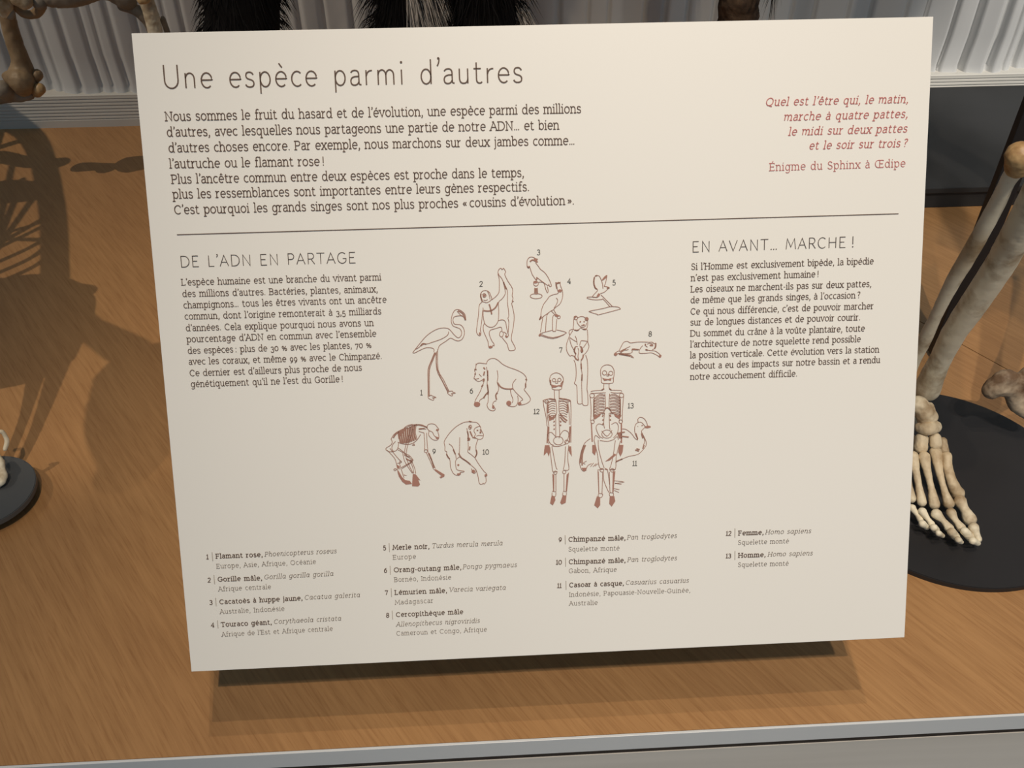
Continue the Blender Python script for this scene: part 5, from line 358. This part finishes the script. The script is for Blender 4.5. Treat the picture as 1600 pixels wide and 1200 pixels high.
def glyph(ch, sty):
    wt, serif, sl, ink, ys = STY[sty]; key = (ch, sty)
    if key in PC: return PC[key]
    base, acc = ACC.get(ch, (ch, ''))
    if base == 'a' and sty == 'ital': adv, s, se = 96, 'A44,50,32,50;M78,100 L78,0', 'M78,0 L92,0'
    else: adv, s, se = G[base]
    if sty == 'ital' or sty == 'quote': se = ';'.join(q for q in se.split(';') if q and not (base in 'hmnu' and q.endswith(',0') and not q.startswith('M63') and not q.startswith('M112') and not q.startswith('M76')))
    paths = []; dots = []
    subs = [q for q in s.split(';')]
    for q in subs:
        if q.startswith('D'): a = q[1:].split(','); dots.append((float(a[0]), float(a[1])))
        else: paths += parse(q)
    if serif and se:
        for pt in parse(se):
            (x1, y1), (x2, y2) = pt[0], pt[-1]; e = wt * 0.42
            stem = 20 if y1 == y2 else 0
            if y1 == y2:   # lengthen slabs on their free sides
                wide = abs(x2 - x1) > 17
                if wide or x1 < x2 - 1 and (x1 < 6): x1 -= e
                if wide or not (x1 < 6): x2 += e
            paths.append([(x1, y1), (x2, y2)])
    if acc: paths += parse(acc)
    if base in DOTS: dots.append(DOTS[base])
    def up(p):
        x_, y_ = p
        if ys != 1.0 and y_ > 100: y_ = 100 + (y_ - 100) * (ys if base.isupper() or base == '’' else 1.32)
        if base.isdigit():
            if sty in ('lnum', 'fnum'): y_ *= 1.22
            elif base in '34579': y_ = y_ * 1.25 - 34
            elif base in '68': y_ *= 1.3
        return (x_ + sl * y_, y_)
    P = [[up(q) for q in pt] for pt in paths]; Dt = [up(q) for q in dots]
    PC[key] = (adv, P, Dt); return PC[key]
class Print:
    def __init__(s): s.v = []; s.f = []
    def stroke(s, pts, w_, y=-0.00012):
        # a flat ribbon with mitred joints; pts in metres on the board
        q = [pts[0]]
        for p in pts[1:]:
            if abs(p[0]-q[-1][0]) + abs(p[1]-q[-1][1]) > 1e-7: q.append(p)
        if len(q) < 2: return
        closed = abs(q[0][0]-q[-1][0]) + abs(q[0][1]-q[-1][1]) < 1e-6
        n = len(q); L = []
        for i in range(n):
            if i == 0: a, b = (q[-2], q[1]) if closed else (q[0], q[1])
            elif i == n-1: a, b = (q[-2], q[1]) if closed else (q[-2], q[-1])
            else: a, b = q[i-1], q[i+1]
            if (i in (0, n-1)) and not closed:
                dx, dy = b[0]-a[0], b[1]-a[1]; l = math.hypot(dx, dy); nx, ny, k = -dy/l, dx/l, 1
            else:
                c = q[i]; d1 = (c[0]-a[0], c[1]-a[1]); d2 = (b[0]-c[0], b[1]-c[1]); l1 = math.hypot(*d1) or 1; l2 = math.hypot(*d2) or 1
                n1 = (-d1[1]/l1, d1[0]/l1); n2 = (-d2[1]/l2, d2[0]/l2); mx, my = n1[0]+n2[0], n1[1]+n2[1]; l = math.hypot(mx, my)
                if l < 0.3: nx, ny, k = n1[0], n1[1], 1
                else: nx, ny = mx/l, my/l; k = min(2.2, 1 / max(0.3, nx*n1[0] + ny*n1[1]))
            L.append((nx*k*w_/2, ny*k*w_/2))
        b0 = len(s.v)
        for (p, o) in zip(q, L): s.v.append((p[0]+o[0], y, p[1]+o[1])); s.v.append((p[0]-o[0], y, p[1]-o[1]))
        for i in range(n-1): s.f.append((b0+2*i, b0+2*i+1, b0+2*i+3, b0+2*i+2))
    def dot(s, c, r, y=-0.00012):
        b0 = len(s.v)
        for i in range(10): s.v.append((c[0] + r*math.cos(i*math.pi/5), y, c[1] + r*math.sin(i*math.pi/5)))
        s.f.append(tuple(range(b0+9, b0-1, -1)))
    def poly(s, pts, y=-0.0001):
        b0 = len(s.v)
        for p in pts: s.v.append((p[0], y, p[1]))
        s.f.append(tuple(range(b0, b0+len(pts))))
    def build(s, name, mat): return pyd(name, s.v, s.f, mat, panel)
def pm(p): return (p[0] / 1000.0, PH - p[1] / 1000.0)
KREP = []
for (name, txt, sty, xh, a, b) in TEXT:
    A_, B_ = Vector(pm(a)), Vector(pm(b)); wt, serif, sl, ink, ys = STY[sty]
    toks = []; tot = 0.0
    for i, ch in enumerate(txt):
        if ch == ' ' and i+1 < len(txt) and txt[i+1] in '!?:»' : adv = 20
        elif ch == ' ' and i and txt[i-1] == '«': adv = 20
        else: adv = G[ch][0] if ch in G else G[ACC[ch][0]][0]
        if sty == 'ital' and ch == 'a': adv = 96
        sp = {'title': 17, 'head': 16, 'body': 6, 'para': 7, 'bold': 12, 'ital': 12, 'thin': 12, 'quote': 12, 'source': 11, 'lnum': 8, 'fnum': 8}.get(sty, 0)
        if ch == '’' : adv -= 6
        toks.append((ch, tot)); tot += adv + (sp if ch != ' ' else sp * 1.0 + {'title': 18, 'head': 14}.get(sty, 6))
    tot -= sp
    left = 10; right = 8; nat = (tot - left - right) * xh / 1e5; ln = (B_ - A_).length; k = ln / nat; KREP.append((txt[:12], sty, round(k, 3)))
    if sty in ('lnum', 'fnum'): u_ = (B_ - A_).normalized(); A_ = A_ + u_ * ((ln - nat * 1.12) / 2); k = 1.12
    u = (B_ - A_).normalized(); n2 = Vector((-u.y, u.x)); pr = Print(); sc = xh / 1e5
    gk = 1 + (k - 1) * 0.8
    for ch, x_ in toks:
        if ch == ' ': continue
        adv, P, Dt = glyph(ch, sty); org = (x_ - left) * k
        tr = lambda p: tuple(A_ + u * ((org + p[0] * gk) * sc) + n2 * (p[1] * sc))
        for pt in P: pr.stroke([tr(p) for p in pt], wt * sc)
        for d in Dt: pr.dot(tr(d), wt * (0.9 if wt < 10 else 0.62) * sc)
    pr.build(name, M[ink])
print('TEXTFIT', sorted(KREP, key=lambda q: q[2])[:6], sorted(KREP, key=lambda q: -q[2])[:10], {s: round(sum(q[2] for q in KREP if q[1] == s)/max(1, sum(1 for q in KREP if q[1] == s)), 3) for s in STY})
pr = Print(); pr.stroke([pm(RULE[0]), pm(RULE[1])], 0.0005); pr.build('divider_rule', M['ink'])
for (a, b) in BARS:
    pr = Print(); m_ = (a[0] + b[0]) / 2; pr.stroke([pm((m_, a[1])), pm((m_, b[1]))], 0.00042); pr.build('entry_divider', M['ink_bar'])
def smooth_path(p):
    if len(p) < 3: return p
    cl = p[0] == p[-1]; out = []; n = len(p)
    for i in range(n - 1):
        p1, p2 = p[i], p[i+1]; p0 = p[i-1] if i > 0 else (p[-2] if cl else p1); p3 = p[i+2] if i+2 < n else (p[1] if cl else p2)
        for k in range(3):
            t = k / 3
            out.append(tuple(0.5 * (2*p1[j] + (p2[j]-p0[j])*t + (2*p0[j]-5*p1[j]+4*p2[j]-p3[j])*t*t + (3*p1[j]-p0[j]-3*p2[j]+p3[j])*t**3) for j in (0, 1)))
    out.append(p[-1]); return out
for name, d in DRAW.items():
    pr = Print()
    for (w_, pts) in d['l']: pr.stroke(smooth_path([pm(p) for p in pts]), w_ / 1000.0)
    o = pr.build(name, M['ink_line'])
    if d['f']:
        for pts in d['f']:
            pr = Print(); pr.poly([pm(p) for p in pts], -0.0001); s = pr.build('shading', M['ink_fill']); s.parent = o
# ---------------- bones ----------------
def lump(name, chains, mat, parent, voxel=0.0012, amp=0.0005, freq=140.0, groove=False, knob=1.0, smooth_it=3):
    # tapering limbs of spheres fused into one surface by a voxel remesh
    bm = bmesh.new()
    for ch in chains:
        pts = []
        for i in range(len(ch) - 1):
            a, b = ch[i], ch[i+1]; d = math.dist(a[:3], b[:3]); st = max(1, int(d / (0.35 * min(a[3], b[3]) + 1e-6)))
            p0 = ch[max(0, i-1)]; p3 = ch[min(len(ch)-1, i+2)]
            for k in range(st):
                t = k / st
                pts.append([0.5 * (2*a[j] + (b[j]-p0[j])*t + (2*p0[j]-5*a[j]+4*b[j]-p3[j])*t*t + (3*a[j]-p0[j]-3*b[j]+p3[j])*t**3) for j in range(4)])
        pts.append(list(ch[-1]))
        for p in pts: bmesh.ops.create_icosphere(bm, subdivisions=2, radius=max(p[3], voxel), matrix=Matrix.Translation(p[:3]))
    me = bpy.data.meshes.new('tmp'); bm.to_mesh(me); bm.free(); tmp = bpy.data.objects.new('tmp', me); COL.objects.link(tmp)
    r = tmp.modifiers.new('r', 'REMESH'); r.mode = 'VOXEL'; r.voxel_size = voxel; r.use_smooth_shade = True
    s = tmp.modifiers.new('s', 'SMOOTH'); s.iterations = smooth_it; s.factor = 0.5
    dg = bpy.context.evaluated_depsgraph_get(); dg.update(); me2 = bpy.data.meshes.new_from_object(tmp.evaluated_get(dg)); me2.name = name
    bpy.data.objects.remove(tmp); bpy.data.meshes.remove(me)
    nr = [v_.normal.copy() for v_ in me2.vertices]
    for v_, nn in zip(me2.vertices, nr):
        a = noise.noise(v_.co * freq) * 0.6 + noise.noise(v_.co * freq * 2.7) * 0.4
        a -= 1.2 * max(0.0, noise.noise(v_.co * freq * 0.9 + Vector((9, 4, 1))) - 0.35)
        v_.co += nn * amp * a
    me2.update(); me2.materials.clear()
    return mesh_obj(name, me2, mat, parent, True, True)
def disc(name, cx, cy, r, z0, z1, mat, parent=None):
    bm = bmesh.new(); bmesh.ops.create_cone(bm, cap_ends=True, segments=128, radius1=r, radius2=r, depth=z1 - z0, matrix=Matrix.Translation((cx, cy, (z0+z1)/2)))
    bmesh.ops.bevel(bm, geom=[e for e in bm.edges if all(abs(v.co.z - z1) < 1e-6 for v in e.verts)], offset=0.0006, segments=2, affect='EDGES')
    me = bpy.data.meshes.new(name); bm.to_mesh(me); bm.free(); return mesh_obj(name, me, mat, parent, True)
hs = empty('human_skeleton', (0.4107, 0.5459, DECK))
tag(hs, 'human leg and foot skeleton standing on a round black base, right of the panel', 'skeleton')
disc('round_base', 0.4112, 0.5452, 0.1163, DECK, DECK + 0.005, M['disc'], hs)['label'] = 'large round black base'
lump('tibia', BONES['tibia'], M['bone'], hs, 0.0016, 0.0007, 45)
fb = lump('fibula', BONES['fibula'], M['bone'], hs, 0.0013, 0.0004, 45)
kn = lump('fibula_head', [[(*BONES['fibula'][0][-1][:3], 0.0097), (*BONES['fibula'][0][-2][:3], 0.0088)]], M['bone_amber'], hs, 0.0012, 0.0006); kn['label'] = 'amber brown rounded head of the thin bone'
lump('talus', BONES['talus'], M['bone'], hs, 0.001, 0.0009, 150)
lump('calcaneus', BONES['calcaneus'], M['bone'], hs)
lump('navicular', BONES['navicular'], M['bone'], hs, 0.0009, 0.0006, 180)
for c in BONES['cuneiform']: lump('cuneiform', [c], M['bone'], hs, 0.0008, 0.0006, 180)
lump('cuboid', BONES['cuboid'], M['bone'], hs, 0.0009, 0.0005, 180)
for c in BONES['metatarsal']: lump('metatarsal', [c], M['bone'], hs, 0.0008, 0.0005, 160)
for c in BONES['phalanx']: lump('phalanx', [c], M['bone'], hs, 0.0007, 0.0004, 190)
lump('heel_bone', BONES['heel_bone'], M['bone_heel'], hs, 0.0013, 0.0012, 110)
# the leg above the frame, so that it throws its shadow
kx, ky, kz, kr = BONES['tibia'][0][-1]
tx, ty, tz, tq = BONES['heel_bone'][1][-1]
lump('tibia', [[(tx + 0.005, ty - 0.005, tz + 0.02, 0.014), (tx + 0.05, ty - 0.01, tz + 0.18, 0.011), (tx + 0.09, ty - 0.02, tz + 0.33, 0.022)]], M['bone'], hs, 0.003, 0.001, 50)
lump('femur', [[(tx + 0.09, ty - 0.02, tz + 0.37, 0.022), (tx + 0.08, ty + 0.01, tz + 0.55, 0.013), (kx + 0.12, ky + 0.06, kz + 0.46, 0.018)]], M['bone'], hs, 0.003, 0.001, 50)
lump('pelvis', [[(kx + 0.02, ky + 0.06, kz + 0.46, 0.03), (kx + 0.045, ky + 0.08, kz + 0.54, 0.035), (kx + 0.075, ky + 0.10, kz + 0.50, 0.03), (kx + 0.105, ky + 0.08, kz + 0.54, 0.035), (kx + 0.13, ky + 0.06, kz + 0.46, 0.03)]], M['bone'], hs, 0.004, 0.002, 40)
lump('femur', [[(kx, ky, kz + 0.05, 0.03), (kx + 0.02, ky + 0.01, kz + 0.09, 0.02), (kx + 0.03, ky + 0.05, kz + 0.42, 0.017)], [(kx + 0.022, ky, kz + 0.045, 0.024)]], M['bone'], hs, 0.004, 0.001, 60)
post = empty('support_post', (0.50, 0.722, DECK)); tag(post, 'flat black steel post standing behind the leg bones', 'post')
box('upright', 0.4645, 0.4865, 0.7136, 0.722, DECK + 0.004, 1.75, M['post'], post, True, 0.0006)
box('foot_plate', 0.474, 0.4862, 0.7222, 0.74, DECK, DECK + 0.004, M['post'], post, True)
o = disc('round_base', 0.5905, 0.700, 0.024, DECK, DECK + 0.008, M['disc']); tag(o, 'black round base cut off by the right edge of the picture', 'base')
# ape skeleton at the left
asx = empty('ape_skeleton', (-0.4202, 0.5671, DECK)); tag(asx, 'brownish ape skeleton at the left edge with its hand on a small grey disc', 'skeleton')
disc('round_base', -0.4202, 0.5671, 0.042, DECK + 0.011, DECK + 0.016, M['disc_grey'], asx)['label'] = 'small grey disc'
disc('base_foot', -0.4202, 0.5671, 0.016, DECK + 0.0002, DECK + 0.011, M['post'], asx)
for key, nm, mt, vx, am in [('ape_thigh', 'humerus', 'bone_brown', 0.002, 0.001), ('ape_kneecap', 'condyle', 'bone_brown', 0.0013, 0.0007), ('ape_knob', 'condyle', 'bone_amber', 0.0013, 0.0006), ('ape_shin', 'ulna', 'bone_dark', 0.002, 0.001),
        ('ape_pelvis', 'carpal_bone', 'bone', 0.0015, 0.0008), ('ape_pelvis2', 'carpal_bone', 'bone', 0.0015, 0.0008), ('ape_small', 'carpal_bone', 'bone_dark', 0.001, 0.0005), ('ape_blade', 'radius', 'bone_brown', 0.0013, 0.0007),
        ('ape_joint', 'joint', 'bone_dark', 0.0013, 0.0007), ('ape_long', 'femur', 'bone_dark', 0.002, 0.001), ('ape_fore', 'fibula', 'bone_dark', 0.0013, 0.0007), ('ape_fore2', 'tibia', 'bone', 0.0013, 0.0012),
        ('ape_fore3', 'fibula', 'bone_dark', 0.0012, 0.0006), ('ape_cap', 'patella', 'bone_amber', 0.001, 0.0005), ('hand_ring', 'finger_bone', 'bone', 0.0008, 0.0004), ('hand', 'hand_bone', 'bone', 0.0009, 0.0006)]:
    lump(nm, BONES[key], M[mt], asx, vx, am)
M2 = M['bone_dark']
# rest of the ape skeleton, beyond the left edge of the frame; some pieces are shaped only to throw the deck shadows
lump('radius', [[(-0.432, 0.575, 0.632, .005), (-0.50, 0.62, 0.76, .0048), (-0.585, 0.69, 0.90, .009)]], M2, asx, 0.002)
lump('ulna', [[(-0.440, 0.590, 0.630, .005), (-0.515, 0.64, 0.76, .0045), (-0.60, 0.70, 0.89, .009)]], M2, asx, 0.002)
lump('spine', [[(-0.66, 0.80, 0.96, .013), (-0.74, 0.93, 1.02, .013), (-0.82, 1.08, 1.04, .014), (-0.88, 1.18, 0.99, .02)]], M2, asx, 0.003)
lump('skull', [[(-0.63, 0.62, 1.13, .045), (-0.62, 0.575, 1.11, .038), (-0.60, 0.535, 1.085, .024), (-0.595, 0.515, 1.07, .018)], [(-0.66, 0.70, 1.06, .014), (-0.645, 0.66, 1.10, .018)]], M2, asx, 0.003)
lump('spine', [[(-0.66, 0.80, 0.96, .013), (-0.665, 0.74, 1.02, .012), (-0.655, 0.68, 1.08, .012)]], M2, asx, 0.003)
box('support_rod', -0.825, -0.817, 1.08, 1.088, DECK + 0.0002, 1.04, M['post'], asx, True)
for c in BONES['cast_mass']: lump('shadow_lump', [c], M2, asx, 0.004)  # unseen lumps, shaped to throw the broad shadow on the deck
for k, c in enumerate(BONES['cast_rib']): lump('rib', [[(-0.70 - 0.03 * k, 0.87 + 0.04 * k, 0.99 + 0.01 * k, 0.0045)] + c], M2, asx, 0.003, 0.0002)
for c in BONES['cast_long']: lump('femur', [[(-0.86, 1.16, 0.99, 0.016)] + c], M2, asx, 0.004)  # unseen long pieces, added to throw the finger-like shadows near the wall
# ---------------- mounted furry animals, only their legs reach into the picture ----------------
def fur(name, base, mat, parent, count, length, width, droop=0.8, zmin=0.62, rng=None, region=None):
    rng = rng or random.Random(3); me = base.data; off = Vector((0, 0, 0))
    polys = [p for p in me.polygons if p.center.z > DECK + 0.06 and (region is None or region(p.center))]
    v = []; f = []
    for _ in range(count):
        p = polys[rng.randrange(len(polys))]; c = p.center; nn = p.normal
        d = (nn * (0.55 + 0.3 * rng.random()) + Vector((rng.uniform(-.25, .25), rng.uniform(-.25, .25), -droop))).normalized()
        l = length * rng.uniform(0.6, 1.2); s = d.cross(Vector((rng.uniform(-1, 1), rng.uniform(-1, 1), rng.uniform(-1, 1)))).normalized() * width
        b0 = len(v); mid = c + d * l * 0.55; tip = c + d * l + Vector((0, 0, -l * 0.25))
        v += [tuple(c - s), tuple(c + s), tuple(mid + s * 0.7), tuple(mid - s * 0.7), tuple(tip)]
        f += [(b0, b0+1, b0+2, b0+3), (b0+3, b0+2, b0+4)]
    o = pyd(name, v, f, mat, parent, True); o['kind'] = 'stuff'; return o
an = empty('mounted_ape', (-0.2, 0.95, DECK)); tag(an, 'black furry leg of a mounted ape rising just behind the panel, left of the others', 'taxidermy')
ax, ay, az, _ = FURB['leg_a'][0][0]
FURB['leg_a'] += [[(ax - .02, ay, az, .08), (ax - .06, ay + .02, az + .14, .085), (ax - .08, ay, az + .28, .08), (ax - .08, ay - .03, az + .38, .06), (ax - .08, ay - .06, az + .44, .055)],
    [(ax - .14, ay, az + .28, .04), (ax - .20, ay - .04, az + .16, .032), (ax - .15, ay - .12, az + .10, .026)], [(ax - .02, ay - .02, az + .28, .04), (ax - .01, ay - .08, az + .18, .03), (ax - .05, ay - .14, az + .12, .026)]]
b = lump('body', FURB['leg_a'], M['fur'], an, 0.006, 0.003, 40)
b2 = fur('coat', b, M['fur'], an, 14000, 0.022, 0.0005)
an2 = empty('mounted_gorilla', (0.02, 0.97, DECK)); tag(an2, 'pair of thick black furry legs with pale hair wisps behind the panel top', 'taxidermy')
ax, ay, az, _ = FURB['leg_b'][2][1]; ax += 0.035
FURB['leg_b'] += [[(ax, ay, az, .11), (ax, ay + .01, az + .18, .11), (ax, ay, az + .36, .105), (ax, ay - .04, az + .50, .08), (ax, ay - .07, az + .57, .07)],
    [(ax - .08, ay - .02, az + .36, .055), (ax - .10, ay - .10, az + .22, .04), (ax - .06, ay - .16, az + .12, .034)], [(ax + .07, ay - .02, az + .36, .05), (ax + .085, ay - .10, az + .22, .038), (ax + .04, ay - .16, az + .13, .034)]]
b = lump('body', FURB['leg_b'], M['fur'], an2, 0.006, 0.004, 40)
fur('coat', b, M['fur'], an2, 24000, 0.034, 0.0006, rng=random.Random(5))
ws = fur('pale_hair', b, M['fur_white'], an2, 1500, 0.032, 0.0006, rng=random.Random(9), region=lambda c: (-0.0487 < c.x < -0.0134 and 0.8614 < c.z < 0.9168 and c.y < 0.97) or (0.0539 < c.x < 0.1015 and 0.8619 < c.z < 0.8858)); ws['label'] = 'silvery pale hair wisps'
tr = empty('tree_trunk', (0.28, 1.0, DECK)); tag(tr, 'rough brown tree trunk behind the panel top, right of the black legs', 'trunk')
q_ = FURB['trunk'][0][0]; FURB['trunk'][0].insert(0, (q_[0] + .01, q_[1], q_[2] + .42, .024))
lump('bark', FURB['trunk'], M['bark'], tr, 0.003, 0.006, 45)
tl = empty('mounted_lemur', (0.3153, 0.9600, 0.8793)); tag(tl, 'mounted lemur on the brown trunk, only its dark wispy tail hanging into the picture', 'taxidermy')
qx, qy, qz, _ = FURB['trunk'][0][0]
b = lump('body', [[(qx, qy - .075, qz - .20, .045), (qx, qy - .08, qz - .08, .05), (qx, qy - .075, qz + .02, .04), (qx, qy - .09, qz + .08, .035), (qx, qy - .12, qz + .075, .018)],
    [(qx - .03, qy - .07, qz - .02, .016), (qx - .045, qy - .03, qz + .0, .012)], [(qx + .03, qy - .07, qz - .02, .016), (qx + .045, qy - .03, qz + .0, .012)]], M['fur'], tl, 0.004, 0.002, 40)
t_ = FURB['tail'][0]
b = lump('tail', [[(qx + .01, qy - .06, qz - .22, .014)] + t_], M['fur'], tl, 0.003, 0.002, 40)
fur('tail_hair', b, M['fur'], tl, 700, 0.035, 0.0004, droop=2.2, rng=random.Random(2))
